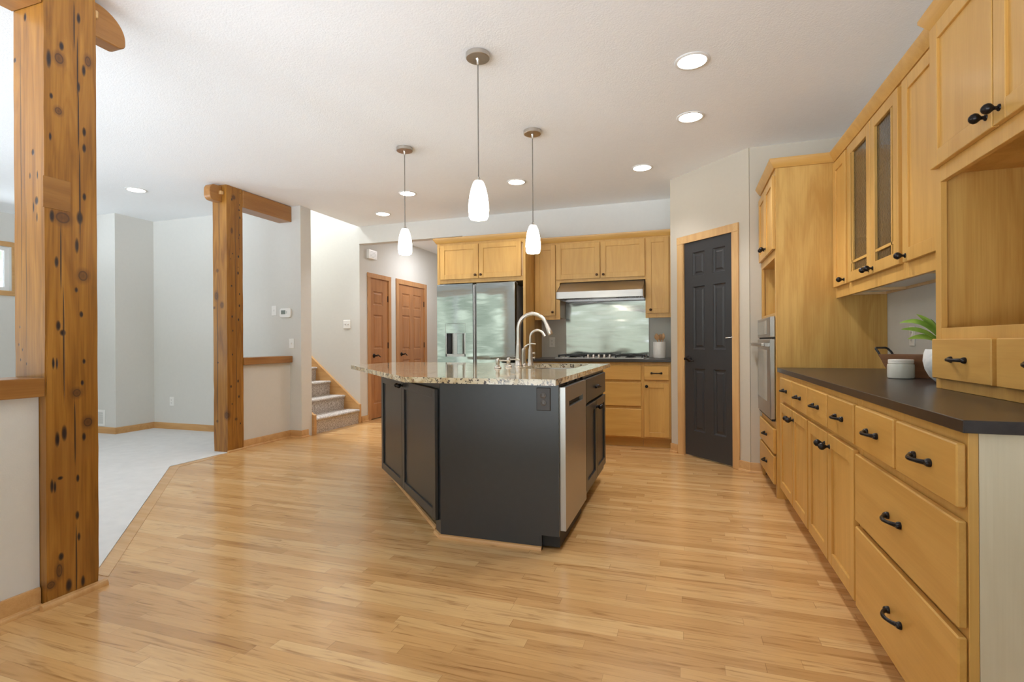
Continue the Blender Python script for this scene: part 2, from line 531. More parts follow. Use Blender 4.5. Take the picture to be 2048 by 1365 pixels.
# old timber with knots, nail holes and drying cracks
def timber(name, knots, cracks):
    m, nt, b = new_mat(name)
    t = N(nt, 'ShaderNodeTexCoord')
    P = t.outputs['Object']

    def blob_min(items):
        cur = None
        for (c, r) in items:
            s = N(nt, 'ShaderNodeVectorMath', operation='SUBTRACT')
            L(nt, P, s.inputs[0])
            s.inputs[1].default_value = c
            q = N(nt, 'ShaderNodeVectorMath', operation='MULTIPLY')
            L(nt, s.outputs[0], q.inputs[0])
            q.inputs[1].default_value = (1 / r[0], 1 / r[1], 1 / r[2])
            ln = N(nt, 'ShaderNodeVectorMath', operation='LENGTH')
            L(nt, q.outputs[0], ln.inputs[0])
            cur = ln.outputs['Value'] if cur is None else math_n(nt, 'MINIMUM', cur, ln.outputs['Value'])
        return cur
    is_big = lambda r: min(r[0], r[1]) > 0.0105 and r[2] < 0.04
    big = [k for k in knots if is_big(k[1])]
    small = [k for k in knots if not is_big(k[1])]
    mp = N(nt, 'ShaderNodeMapping')
    mp.inputs['Scale'].default_value = (9, 9, 0.8)
    L(nt, P, mp.inputs['Vector'])
    nz = N(nt, 'ShaderNodeTexNoise')
    nz.inputs['Scale'].default_value = 1.6
    nz.inputs['Detail'].default_value = 7
    nz.inputs['Distortion'].default_value = 1.8
    L(nt, mp.outputs[0], nz.inputs['Vector'])
    mp2 = N(nt, 'ShaderNodeMapping')
    mp2.inputs['Scale'].default_value = (130, 130, 3)
    L(nt, P, mp2.inputs['Vector'])
    n2 = N(nt, 'ShaderNodeTexNoise')
    n2.inputs['Scale'].default_value = 1
    L(nt, mp2.outputs[0], n2.inputs['Vector'])
    f = math_n(nt, 'ADD', math_n(nt, 'MULTIPLY', nz.outputs[0], 0.72), math_n(nt, 'MULTIPLY', n2.outputs[0], 0.28))
    c = ramp(nt, f, [(0.32, (0.165, 0.062, 0.009)), (0.5, (0.285, 0.118, 0.017)), (0.68, (0.385, 0.176, 0.030))])
    n3 = N(nt, 'ShaderNodeTexNoise')
    n3.inputs['Scale'].default_value = 3.0
    L(nt, P, n3.inputs['Vector'])
    c = mix_c(nt, ramp(nt, n3.outputs[0], [(0.55, (0, 0, 0)), (0.75, (0.45, 0.45, 0.45))]), c, (0.29, 0.13, 0.035))
    hole = None
    if big:
        kb = blob_min(big)
        halo = ramp(nt, kb, [(0.25, (0.7, 0.7, 0.7)), (0.85, (0.35, 0.35, 0.35)), (0.95, (1, 1, 1)), (1.12, (0.5, 0.5, 0.5)), (1.9, (0, 0, 0))])
        # colour ramps clamp at 1, so scale the distance into range first
        kb2 = math_n(nt, 'MULTIPLY', kb, 0.5)
        halo = ramp(nt, kb2, [(0.08, (0.75, 0.75, 0.75)), (0.30, (0.62, 0.62, 0.62)), (0.44, (0.95, 0.95, 0.95)), (0.52, (0.45, 0.45, 0.45)), (0.95, (0, 0, 0))])
        c = mix_c(nt, halo, c, (0.055, 0.022, 0.014))
    if small:
        ks = math_n(nt, 'MULTIPLY', blob_min(small), 0.5)
        hs = ramp(nt, ks, [(0.30, (1, 1, 1)), (0.5, (0.75, 0.75, 0.75)), (0.75, (0, 0, 0))])
        c = mix_c(nt, hs, c, (0.02, 0.012, 0.012))
        hole = hs
    if cracks:
        nw = N(nt, 'ShaderNodeTexNoise')
        nw.inputs['Scale'].default_value = 5
        L(nt, P, nw.inputs['Vector'])
        cr = math_n(nt, 'MULTIPLY', blob_min(cracks), 0.5)
        hc = ramp(nt, cr, [(0.40, (0.9, 0.9, 0.9)), (0.55, (0, 0, 0))])
        c = mix_c(nt, hc, c, (0.03, 0.015, 0.01))
        hole = hc if hole is None else mix_c(nt, 1.0, hole, hc, 'ADD')
    L(nt, c, b.inputs['Base Color'])
    set_in(b, Roughness=0.36, Specular_IOR_Level=0.45, Coat_Weight=0.12, Coat_Roughness=0.25)
    bp = N(nt, 'ShaderNodeBump')
    bp.inputs['Strength'].default_value = 0.35
    bp.inputs['Distance'].default_value = 0.004
    hsum = math_n(nt, 'MULTIPLY', f, 0.5)
    if hole is not None:
        rb = N(nt, 'ShaderNodeRGBToBW')
        L(nt, hole, rb.inputs[0])
        hsum = math_n(nt, 'SUBTRACT', hsum, rb.outputs[0])
    L(nt, hsum, bp.inputs['Height'])
    L(nt, bp.outputs[0], b.inputs['Normal'])
    return m


X1 = -2.54
k1 = [(1.484, 2.332, 0.017, 0.022), (1.597, 2.377, 0.012, 0.023), (1.446, 2.312, 0.007, 0.03), (1.56, 2.549, 0.006, 0.018), (1.493, 2.39, 0.007, 0.015), (1.58, 2.328, 0.006, 0.02), (1.558, 2.244, 0.005, 0.018), (1.454, 2.158, 0.005, 0.01), (1.48, 2.105, 0.013, 0.015), (1.579, 1.98, 0.006, 0.015), (1.58, 2.053, 0.006, 0.016), (1.449, 1.984, 0.004, 0.013), (1.494, 1.65, 0.027, 0.024), (1.454, 1.649, 0.007, 0.021), (1.56, 1.665, 0.01, 0.022), (1.579, 1.763, 0.006, 0.013), (1.572, 1.409, 0.019, 0.023), (1.47, 1.456, 0.006, 0.019), (1.548, 1.539, 0.006, 0.026), (1.545, 1.344, 0.005, 0.009), (1.564, 1.237, 0.006, 0.011), (1.475, 1.184, 0.007, 0.017), (1.492, 1.154, 0.009, 0.011), (1.456, 1.024, 0.004, 0.019), (1.469, 1.022, 0.003, 0.019), (1.574, 1.028, 0.005, 0.009), (1.566, 0.933, 0.005, 0.009), (1.544, 0.89, 0.016, 0.017), (1.588, 0.755, 0.018, 0.02), (1.469, 0.698, 0.007, 0.025), (1.495, 0.721, 0.008, 0.026), (1.572, 0.692, 0.006, 0.014), (1.479, 0.531, 0.008, 0.006), (1.448, 0.505, 0.005, 0.023), (1.459, 0.498, 0.004, 0.019), (1.546, 0.514, 0.005, 0.013), (1.543, 0.352, 0.006, 0.015), (1.549, 0.255, 0.005, 0.014), (1.48, 0.194, 0.008, 0.013), (1.473, 0.137, 0.011, 0.028), (1.442, 0.089, 0.014, 0.015), (1.509, 0.059, 0.009, 0.022), (1.564, 0.053, 0.006, 0.019)]
n1k = [(-2.659, 2.5, 0.007, 0.014), (-2.727, 2.328, 0.007, 0.0087), (-2.612, 1.918, 0.007, 0.0105), (-2.591, 1.711, 0.0087, 0.014), (-2.632, 1.82, 0.0035, 0.0105), (-2.584, 1.819, 0.0035, 0.014), (-2.611, 1.685, 0.0035, 0.0174), (-2.589, 1.641, 0.0035, 0.0157), (-2.704, 1.179, 0.0026, 0.0052), (-2.712, 1.104, 0.0026, 0.0052), (-2.689, 1.082, 0.0026, 0.0052), (-2.702, 1.039, 0.0026, 0.0052), (-2.663, 1.022, 0.0026, 0.0052)]
knots1 = [((X1, y, z), (0.05, a, bb)) for y, z, a, bb in k1] + [((x, 1.427, z), (a, 0.02, bb)) for x, z, a, bb in n1k]
cr1 = [(1.542, 2.619, 2.40), (1.555, 2.466, 2.185), (1.557, 2.23, 1.965), (1.486, 1.62, 1.332), (1.495, 1.36, 0.859), (1.5385, 0.32, 0.0), (1.561, 1.967, 1.567), (1.536, 0.861, 0.576)]
cracks1 = [((X1, y, (a + c_) / 2), (0.03, 0.0032, (a - c_) / 2)) for y, a, c_ in cr1]
cracks1 += [((-2.69, 1.427, 1.85), (0.0022, 0.03, 0.6)), ((-2.66, 1.427, 1.4), (0.002, 0.03, 0.35))]
M['timber_front'] = timber('old_timber_front', [((k[0][0], k[0][1], k[0][2]), k[1]) for k in knots1], cracks1)
X2 = -4.40
k2 = [(4.129, 2.614, 0.0235, 0.0226), (4.107, 2.586, 0.0075, 0.015), (4.213, 2.679, 0.0047, 0.006), (4.203, 2.554, 0.0056, 0.0068), (4.198, 2.499, 0.0100, 0.0075), (4.206, 2.421, 0.0085, 0.015), (4.104, 2.266, 0.0141, 0.0301), (4.2, 2.24, 0.0056, 0.009), (4.191, 2.204, 0.0047, 0.0045), (4.204, 2.095, 0.0056, 0.006), (4.112, 2.031, 0.0066, 0.0075), (4.089, 1.975, 0.0038, 0.009), (4.185, 2.012, 0.010, 0.0135), (4.179, 1.901, 0.0047, 0.006), (4.179, 1.84, 0.010, 0.0169), (4.098, 1.699, 0.0094, 0.0094), (4.193, 1.502, 0.0094, 0.015), (4.102, 1.384, 0.0094, 0.0132), (4.182, 1.355, 0.0094, 0.015), (4.11, 1.24, 0.0071, 0.0113), (4.104, 0.995, 0.0071, 0.0113), (4.084, 0.669, 0.0094, 0.015), (4.181, 0.556, 0.0094, 0.015), (4.145, 0.327, 0.0165, 0.015), (4.096, 0.489, 0.0071, 0.0094), (4.198, 0.274, 0.0071, 0.0113), (4.171, 0.718, 0.010, 0.0169), (4.196, 1.623, 0.0071, 0.0113)]
n2k = [(-4.525, 1.853, 0.0129, 0.0148), (-4.539, 1.595, 0.0221, 0.0369), (-4.467, 1.5, 0.0185, 0.0277), (-4.569, 1.475, 0.0111, 0.0111), (-4.415, 0.378, 0.0221, 0.0332), (-4.537, 0.314, 0.0111, 0.0111), (-4.525, 0.913, 0.0074, 0.0074)]
knots2 = [((X2, y, z), (0.05, a * 0.8, bb * 0.8)) for y, z, a, bb in k2] + [((x, 4.04, z), (a, 0.03, bb)) for x, z, a, bb in n2k]
cracks2 = [((X2, 4.15, 1.3), (0.02, 0.0035, 1.2)), ((X2, 4.185, 2.4), (0.02, 0.003, 0.25)), ((-4.53, 4.04, 1.0), (0.004, 0.02, 0.9)), ((-4.50, 4.04, 2.3), (0.004, 0.02, 0.35))]
M['timber_back'] = timber('old_timber_back', knots2, cracks2)

# ------------------------------------------------------------------ mesh helpers


class G:
    def __init__(self):
        self.bm = bmesh.new()

    def _merge(self, t):
        me = bpy.data.meshes.new('t')
        t.to_mesh(me)
        t.free()
        self.bm.from_mesh(me)
        bpy.data.meshes.remove(me)

    def box(self, x0, x1, y0, y1, z0, z1, bev=0.0, seg=1):
        x0, x1 = min(x0, x1), max(x0, x1)
        y0, y1 = min(y0, y1), max(y0, y1)
        z0, z1 = min(z0, z1), max(z0, z1)
        t = bmesh.new()
        bmesh.ops.create_cube(t, size=1.0)
        for v in t.verts:
            v.co = ((x0 + x1) / 2 + v.co.x * (x1 - x0), (y0 + y1) / 2 + v.co.y * (y1 - y0), (z0 + z1) / 2 + v.co.z * (z1 - z0))
        if bev > 0:
            bev = min(bev, (x1 - x0) * 0.45, (y1 - y0) * 0.45, (z1 - z0) * 0.45)
            bmesh.ops.bevel(t, geom=list(t.edges), offset=bev, segments=seg, affect='EDGES', profile=0.5)
        self._merge(t)
        return self

    def prism(self, pts, z0, z1, bev=0.0, axis='z', hole=None):
        """polygon in plan extruded in z (axis 'z'); axis 'x': pts are (y,z) extruded in x; axis 'y': pts are (x,z)"""
        t = bmesh.new()

        def P(a, b_, c_):
            return {'z': (a, b_, c_), 'x': (c_, a, b_), 'y': (a, c_, b_)}[axis]
        lo = [t.verts.new(P(p[0], p[1], z0)) for p in pts]
        hi = [t.verts.new(P(p[0], p[1], z1)) for p in pts]
        n = len(pts)
        for i in range(n):
            t.faces.new((lo[i], lo[(i + 1) % n], hi[(i + 1) % n], hi[i]))
        if hole is None:
            t.faces.new(lo[::-1])
            t.faces.new(hi)
        else:
            hl = [t.verts.new(P(p[0], p[1], z0)) for p in hole]
            hh = [t.verts.new(P(p[0], p[1], z1)) for p in hole]
            k = len(hole)
            for i in range(k):
                t.faces.new((hl[(i + 1) % k], hl[i], hh[i], hh[(i + 1) % k]))
            for ring, inner in ((lo, hl), (hi, hh)):
                es = []
                for r in (ring, inner):
                    for i in range(len(r)):
                        a, b_ = r[i], r[(i + 1) % len(r)]
                        e = t.edges.get((a, b_))
                        es.append(e)
                bmesh.ops.triangle_fill(t, edges=es, use_beauty=True)
        bmesh.ops.recalc_face_normals(t, faces=t.faces)
        if bev > 0:
            bmesh.ops.bevel(t, geom=[e for e in t.edges], offset=bev, segments=1, affect='EDGES')
        self._merge(t)
        return self

    def lathe(self, prof, c=(0, 0, 0), axis='z', seg=28, cap=True, smooth=True):
        """prof: list of (radius, height) along axis"""
        t = bmesh.new()
        rings = []
        for r, h in prof:
            ring = []
            for i in range(seg):
                a = 2 * PI * i / seg
                u, v = r * math.cos(a), r * math.sin(a)
                p = {'z': (u, v, h), 'x': (h, u, v), 'y': (u, h, v)}[axis]
                ring.append(t.verts.new((c[0] + p[0], c[1] + p[1], c[2] + p[2])))
            rings.append(ring)
        for a, b_ in zip(rings, rings[1:]):
            for i in range(seg):
                t.faces.new((a[i], a[(i + 1) % seg], b_[(i + 1) % seg], b_[i]))
        if cap:
            t.faces.new(rings[0][::-1])
            t.faces.new(rings[-1])
        bmesh.ops.recalc_face_normals(t, faces=t.faces)
        for f in t.faces:
            f.smooth = smooth
        self._merge(t)
        return self

    def tube(self, pts, rad, seg=12, cap=True, flat=1.0, up=None):
        t = bmesh.new()
        pts = [Vector(p) for p in pts]
        if isinstance(rad, (int, float)):
            rad = [rad] * len(pts)
        rings = []
        nrm = None
        for i, p in enumerate(pts):
            d = (pts[min(i + 1, len(pts) - 1)] - pts[max(i - 1, 0)]).normalized()
            if nrm is None:
                ref = Vector(up) if up else (Vector((0, 0, 1)) if abs(d.z) < 0.9 else Vector((1, 0, 0)))
                nrm = (ref - d * ref.dot(d)).normalized()
            else:
                nrm = (nrm - d * nrm.dot(d)).normalized()
            bi = d.cross(nrm)
            rings.append([t.verts.new(p + (nrm * math.cos(2 * PI * k / seg) * flat + bi * math.sin(2 * PI * k / seg)) * rad[i]) for k in range(seg)])
        for a, b_ in zip(rings, rings[1:]):
            for i in range(seg):
                t.faces.new((a[i], a[(i + 1) % seg], b_[(i + 1) % seg], b_[i]))
        if cap:
            t.faces.new(rings[0][::-1])
            t.faces.new(rings[-1])
        bmesh.ops.recalc_face_normals(t, faces=t.faces)
        for f in t.faces:
            f.smooth = True
        self._merge(t)
        return self

    def mould(self, path, prof, side=1):
        """sweep profile [(out, z)...] along a plan polyline with mitred corners; out is to the right of travel for side=1"""
        t = bmesh.new()
        n = len(path)
        P = [Vector((p[0], p[1])) for p in path]
        nr = []
        for a, b_ in zip(P, P[1:]):
            d = (b_ - a).normalized()
            nr.append(Vector((d.y, -d.x)) * side)
        rings = []
        for i in range(n):
            if i == 0:
                m_ = nr[0]
            elif i == n - 1:
                m_ = nr[-1]
            else:
                s = nr[i - 1] + nr[i]
                m_ = s / max(0.2, (s.dot(nr[i])))
            rings.append([t.verts.new((P[i].x + m_.x * o, P[i].y + m_.y * o, z)) for o, z in prof])
        k = len(prof)
        for a, b_ in zip(rings, rings[1:]):
            for i in range(k):
                t.faces.new((a[i], a[(i + 1) % k], b_[(i + 1) % k], b_[i]))
        t.faces.new(rings[0][::-1])
        t.faces.new(rings[-1])
        bmesh.ops.recalc_face_normals(t, faces=t.faces)
        self._merge(t)
        return self

    def xf(self, mat):
        self.bm.transform(mat)
        return self

    def out(self, name, mat, parent=None, label=None, flat=False):
        me = bpy.data.meshes.new(name)
        self.bm.to_mesh(me)
        self.bm.free()
        me.materials.append(M[mat] if isinstance(mat, str) else mat)
        if not flat:
            try:
                me.set_sharp_from_angle(angle=math.radians(35))
            except Exception:
                pass
        o = bpy.data.objects.new(name, me)
        COL.objects.link(o)
        if parent is not None:
            o.parent = parent
        if label:
            o['label'] = label
        return o


def tag(o, label, cat, group=None):
    o['label'] = label
    o['category'] = cat
    if group:
        o['group'] = group
    return o


def thing(name, label, cat, loc=(0, 0, 0), rot=0.0, group=None):
    o = bpy.data.objects.new(name, None)
    COL.objects.link(o)
    o.empty_display_size = 0.05
    o.location = loc
    o.rotation_euler = (0, 0, rot)
    return tag(o, label, cat, group)


def struct(o):
    o['kind'] = 'structure'
    return o


def sroot(name, loc=(0, 0, 0), rot=0.0):
    o = bpy.data.objects.new(name, None)
    COL.objects.link(o)
    o.location = loc
    o.rotation_euler = (0, 0, rot)
    o['kind'] = 'structure'
    return o


H = 2.722
# ------------------------------------------------------------------ room shell
struct(G().box(-8.2, 1.6, YR - 0.1, 9.2, -0.12, 0.0).out('floor', 'floor'))
bd = G()
bd.prism([(-4.40, 3.97), (-4.40, 3.419), (-2.69, 1.709), (-2.60, 1.709), (-4.325, 3.45), (-4.325, 3.97)], -0.01, 0.002)
struct(bd.out('trim_1', 'floor_border'))
cp = G()
cp.prism([(-4.402, 4.95), (-4.402, 3.419), (-2.69, 1.707), (-2.69, YR), (-7.9, YR), (-7.9, 4.46), (-6.63, 4.46), (-6.63, 4.95)], -0.01, 0.006)
carpet = cp.out('carpet', 'carpet')
tag(carpet, 'pale grey wall-to-wall carpet of the living area beyond the timber posts', 'carpet')
struct(carpet)

c = G()
c.box(-8.2, 1.6, YR - 0.1, 5.12, H, H + 0.15)
c.box(-4.29, 1.6, 5.12, 9.2, H, H + 0.15)
struct(c.out('ceiling', 'ceil'))

# walls

def wall_with_openings(name, axis, pos, thick, a0, a1, openings):
    g = G()
    cur = a0

    def bx(p0, p1, z0, z1):
        if p1 - p0 < 1e-4 or z1 - z0 < 1e-4:
            return
        if axis == 'y':
            g.box(p0, p1, pos - thick, pos, z0, z1)
        else:
            g.box(pos - thick, pos, p0, p1, z0, z1)
    for (p0, p1, z0, z1) in sorted(openings):
        bx(cur, p0, 0, H)
        bx(p0, p1, 0, z0)
        bx(p0, p1, z1, H)
        cur = p1
    bx(cur, a1, 0, H)
    return struct(g.out(name, 'wall'))


wall_with_openings('wall_right', 'x', 1.40, 0.14, YR - 0.1, 4.80, RIGHT_ADDED_OPEN)
wall_with_openings('wall_rear', 'y', YR, 0.12, -8.1, 1.5, REAR_OPEN)
wall_with_openings('wall_left', 'x', -7.85, 0.12, YR - 0.1, 4.6, LEFT_OPEN)
struct(G().box(-8.1, -6.636, 4.46, 5.1, 0, H).out('wall_bay', 'wall'))
w = G()
w.box(-8.1, -4.265, 4.945, 5.12, 0, H)
struct(w.out('wall_living', 'wall'))
# stairwell
w = G()
w.box(-8.1, -4.28, 6.117, 6.24, 0, 5.2)
struct(w.out('wall_stair', 'wall'))
w = G()
w.box(-8.1, -4.29, 5.0, 5.12, H + 0.15, 5.2)
w.box(-4.29, -4.17, 5.12, 6.24, H + 0.15, 5.2)
w.box(-8.2, -8.08, 5.12, 6.24, 0, 5.2)
struct(w.out('wall_upper', 'wall'))
# hall
wall_with_openings('wall_hall', 'x', -4.28, 0.10, 6.24, 9.0, [(6.362, 6.840, 0, 2.05), (7.136, 7.980, 0, 2.056)])
struct(G().box(-4.9, -4.88, 6.2, 9.0, 0, H).out('hall_dark_backing', 'dark_backing'))  # dark sheet standing in for the unlit space behind the hall doors
w = G()
w.box(-4.42, -2.6, 8.9, 9.02, 0, H)
struct(w.out('wall_hall_end', 'wall'))
struct(G().box(-2.76, -2.64, 6.24, 9.0, 0, H).out('wall_hall_right', 'wall'))
struct(G().box(-4.28, -2.72, 6.117, 6.24, 2.483, H).out('trim_2', 'wall'))
w = G()
w.box(-2.72, -0.137, 6.117, 6.24, 0, H)
struct(w.out('wall_back', 'wall'))
# pantry corner
PA = Vector((-0.137, 5.420))
PB = Vector((0.511, 4.733))
PL = (PB - PA).length
PTH = math.atan2(PB.y - PA.y, PB.x - PA.x)
w = G()
w.box(0, 0.180, 0, 0.10, 0, H)
w.box(0.795, PL, 0, 0.10, 0, H)
w.box(0.180, 0.795, 0, 0.10, 2.058, H)
o = w.out('wall_pantry', 'wall_warm_light')
o.location = (PA.x, PA.y, 0)
o.rotation_euler = (0, 0, PTH)
struct(o)
struct(G().box(-0.137, -0.02, 5.428, 6.24, 0, H).out('wall_pantry_left', 'wall_warm_light'))
struct(G().box(0.517, 1.40, 4.733, 4.85, 0, H).out('wall_pantry_right', 'wall_warm_light'))

# half walls with wood caps
struct(G().box(-2.70, -2.582, -1.6, 1.425, 0, 0.886).out('wall_half_front', 'wall'))
struct(G().box(-2.742, -2.538, -1.6, 1.425, 0.886, 0.965, 0.003).out('trim_3', 'cap'))
struct(G().box(-4.56, -4.425, 4.242, 4.945, 0, 0.882).out('wall_half_back', 'wall'))
struct(G().box(-4.585, -4.388, 4.242, 4.944, 0.882, 0.959, 0.003).out('trim_4', 'cap'))

# baseboards
BB = [(0, 0.0), (0.013, 0.0), (0.013, 0.078), (0.009, 0.085), (0, 0.085)]
QR = [(0.013, 0.0), (0.030, 0.0), (0.029, 0.009), (0.024, 0.016), (0.013, 0.019)]


def base(name, path, side=1, shoe=True):
    g = G().mould(path, BB, side)
    if shoe:
        g.mould(path, QR, side)
    return struct(g.out(name, 'oak_trim'))


base('baseboard_half_front', [(-2.582, -1.6), (-2.582, 1.422)], 1)
base('baseboard_half_back', [(-4.425, 4.245), (-4.425, 4.945), (-4.265, 4.945), (-4.265, 5.05)], 1)
base('baseboard_living', [(-7.85, 4.46), (-6.636, 4.46), (-6.636, 4.945), (-4.57, 4.945)], 1, False)
base('baseboard_hall', [(-4.28, 6.13), (-4.28, 6.295)], 1)
dv = (PB - PA).normalized()
base('baseboard_pantry_left', [(PA.x, PA.y), tuple(PA + dv * 0.103)], 1)
base('baseboard_pantry_right', [tuple(PA + dv * 0.842), (PB.x, PB.y), (0.60, PB.y)], 1)
base('baseboard_left', [(-7.85, YR), (-7.85, 4.46)], 1, False)
q = G().mould([(-2.538, 1.40), (-2.538, 1.655)], [(0, 0), (0.024, 0), (0.023, 0.012), (0.016, 0.022), (0, 0.026)], 1)
struct(q.out('trim_5', 'oak_trim'))
q = G().mould([(-4.398, 4.03), (-4.398, 4.245)], [(0, 0), (0.02, 0), (0.018, 0.014), (0, 0.02)], 1)
struct(q.out('trim_6', 'oak_trim'))

# ------------------------------------------------------------------ doors
def six_panel(W_, H_, panels, th=0.035):
    """slab at y 0..th with sunk, raised-field panels on the front; panels: (x0,x1,z0,z1)"""
    g = G()
    t = bmesh.new()
    xs = sorted(set([0, W_] + [v for p in panels for v in p[:2]]))
    zs = sorted(set([0, H_] + [v for p in panels for v in p[2:]]))

    def inside(xa, xb, za, zb):
        for p in panels:
            if p[0] <= xa + 1e-6 and xb <= p[1] + 1e-6 and p[2] <= za + 1e-6 and zb <= p[3] + 1e-6:
                return True
        return False
    for xa, xb in zip(xs, xs[1:]):
        for za, zb in zip(zs, zs[1:]):
            if not inside(xa, xb, za, zb):
                t.faces.new([t.verts.new(p) for p in ((xa, 0, za), (xb, 0, za), (xb, 0, zb), (xa, 0, zb))])
    for (a, b_, c_, d) in panels:
        steps = [(0, 0.0), (0.004, 0.006), (0.012, 0.011), (0.026, 0.011), (0.040, 0.004)]
        rings = []
        for ins, dep in steps:
            rings.append([t.verts.new(p) for p in ((a + ins, dep, c_ + ins), (b_ - ins, dep, c_ + ins), (b_ - ins, dep, d - ins), (a + ins, dep, d - ins))])
        for r0, r1 in zip(rings, rings[1:]):
            for i in range(4):
                t.faces.new((r0[i], r0[(i + 1) % 4], r1[(i + 1) % 4], r1[i]))
        t.faces.new(rings[-1])
    # back and edges
    co = [(0, 0, 0), (W_, 0, 0), (W_, 0, H_), (0, 0, H_)]
    f = [t.verts.new(p) for p in co]
    k = [t.verts.new((p[0], th, p[2])) for p in co]
    for i in range(4):
        t.faces.new((f[i], k[i], k[(i + 1) % 4], f[(i + 1) % 4]))
    t.faces.new(k)
    bmesh.ops.remove_doubles(t, verts=t.verts, dist=1e-5)
    bmesh.ops.recalc_face_normals(t, faces=t.faces)
    g._merge(t)
    return g


def lever(parent, x, z, y=0.0, s=1, name='door_handle'):
    """wavy lever on a round rose, pointing +x*s, in front (-y) of the slab"""
    g = G()
    g.lathe([(0.030, y), (0.031, y - 0.004), (0.027, y - 0.011), (0.014, y - 0.016), (0.011, y - 0.05), (0.013, y - 0.056), (0.006, y - 0.062)], (x, 0, z), 'y', 24)
    pts = []
    for i in range(13):
        u = i / 12
        pts.append((x + s * (0.105 * u), y - 0.050 - 0.004 * math.sin(PI * u), z + 0.010 * math.sin(2 * PI * u * 0.9) - 0.012 * u * u))
    g.tube(pts, [0.011 - 0.0055 * (i / 12) for i in range(13)], 10)
    return g.out(name, 'bronze', parent)


def hinge(parent, x, z, y=-0.004):
    g = G()
    g.lathe([(0.006, z - 0.045), (0.006, z + 0.045)], (x, y, 0), 'z', 10)
    g.box(x - 0.012, x, y, y + 0.006, z - 0.045, z + 0.045)
    return g.out('hinge', 'bronze', parent)


def door_unit(name, loc, rot, c0, c1, s0, s1, ztop_c, ztop_s, panels, mat_s, mat_c, lev_x, lev_z, lev_s, hinges, recess, cw):
    r = sroot(name, loc, rot)
    g = G()
    # casing: two legs and a head, mitred look
    for a, b_ in ((c0, c0 + cw), (c1 - cw, c1)):
        g.box(a, b_, -0.016, 0.001, 0, ztop_c - cw, 0.003)
    g.prism([(c0, ztop_c), (c1, ztop_c), (c1 - cw, ztop_c - cw), (c0 + cw, ztop_c - cw)], -0.016, 0.001, 0.0015, axis='y')
    g.prism([(c0, ztop_c), (c0 + cw, ztop_c - cw), (c0, ztop_c - cw)], -0.016, 0.001, axis='y')
    g.prism([(c1, ztop_c), (c1, ztop_c - cw), (c1 - cw, ztop_c - cw)], -0.016, 0.001, axis='y')
    # jamb
    g.box(s0 - 0.012, s0 - 0.002, -0.010, 0.095, 0, ztop_s + 0.012)
    g.box(s1 + 0.002, s1 + 0.012, -0.010, 0.095, 0, ztop_s + 0.012)
    g.box(s0 - 0.012, s1 + 0.012, -0.010, 0.095, ztop_s + 0.003, ztop_s + 0.013)
    g.out('casing', mat_c, r)
    sl = six_panel(s1 - s0, ztop_s - 0.012, [(a - s0, b_ - s0, z0 - 0.012, z1 - 0.012) for a, b_, z0, z1 in panels])
    sl.xf(Matrix.Translation((s0, recess, 0.012)))
    d = sl.out('door_slab', mat_s, r, flat=True)
    lever(d, lev_x, lev_z, recess, lev_s)
    for x, z in hinges:
        hinge(d, x, z, recess - 0.004)
    return r, d


# dark pantry door
pp = [(0.295, 0.445, 1.722, 1.945), (0.543, 0.686, 1.722, 1.945), (0.297, 0.446, 1.026, 1.62), (0.545, 0.688, 1.026, 1.62), (0.297, 0.446, 0.25, 0.845), (0.545, 0.688, 0.25, 0.845)]
door1, slab1 = door_unit('door_1', (PA.x, PA.y, 0), PTH, 0.105, 0.842, 0.19, 0.783, 2.118, 2.049, pp, 'door_black', 'oak_trim_v', 0.245, 0.935, 1, [(0.785, 1.832), (0.785, 1.10), (0.785, 0.342)], 0.004, 0.071)
g = G()
g.tube([(0.783, -0.006, 1.135), (0.735, -0.05, 1.13)], [0.004, 0.003], 8)
g.lathe([(0.008, -0.004), (0.008, -0.016)], (0.775, 0, 1.137), 'y', 10)
g.out('door_stop', 'nickel', slab1)
# dark sheet standing in for the unlit space behind the pantry door
struct(G().box(-0.02, 0.9, 5.6, 5.62, 0, H).out('pantry_dark_backing', 'dark_backing'))

# hall doors on the wall at x = -4.28; local x runs along +Y
def y2(v):
    return v - 6.297


p_nar = [(6.455, 6.70, 1.66, 1.86), (6.455, 6.70, 1.02, 1.52), (6.455, 6.70, 0.22, 0.82)]
door_unit('door_2', (-4.28, 6.297, 0), PI / 2, 0, 0.610, y2(6.366), y2(6.836), 2.112, 2.046, [(y2(a), y2(b_), z0, z1) for a, b_, z0, z1 in p_nar], 'pine_door', 'pine_door_trim', y2(6.46), 0.922, 1, [(y2(6.838), 1.77), (y2(6.838), 1.07), (y2(6.838), 0.3)], 0.004, 0.066)
p6 = []
for z0, z1 in ((1.66, 1.90), (1.00, 1.55), (0.22, 0.84)):
    p6 += [(7.26, 7.50, z0, z1), (7.62, 7.87, z0, z1)]
door_unit('door_3', (-4.28, 7.059, 0), PI / 2, 0, 0.998, 7.140 - 7.059, 7.976 - 7.059, 2.115, 2.052, [(a - 7.059, b_ - 7.059, z0, z1) for a, b_, z0, z1 in p6], 'pine_door', 'pine_door_trim', 7.225 - 7.059, 0.926, 1, [(7.978 - 7.059, 1.77), (7.978 - 7.059, 1.07)], 0.004, 0.076)

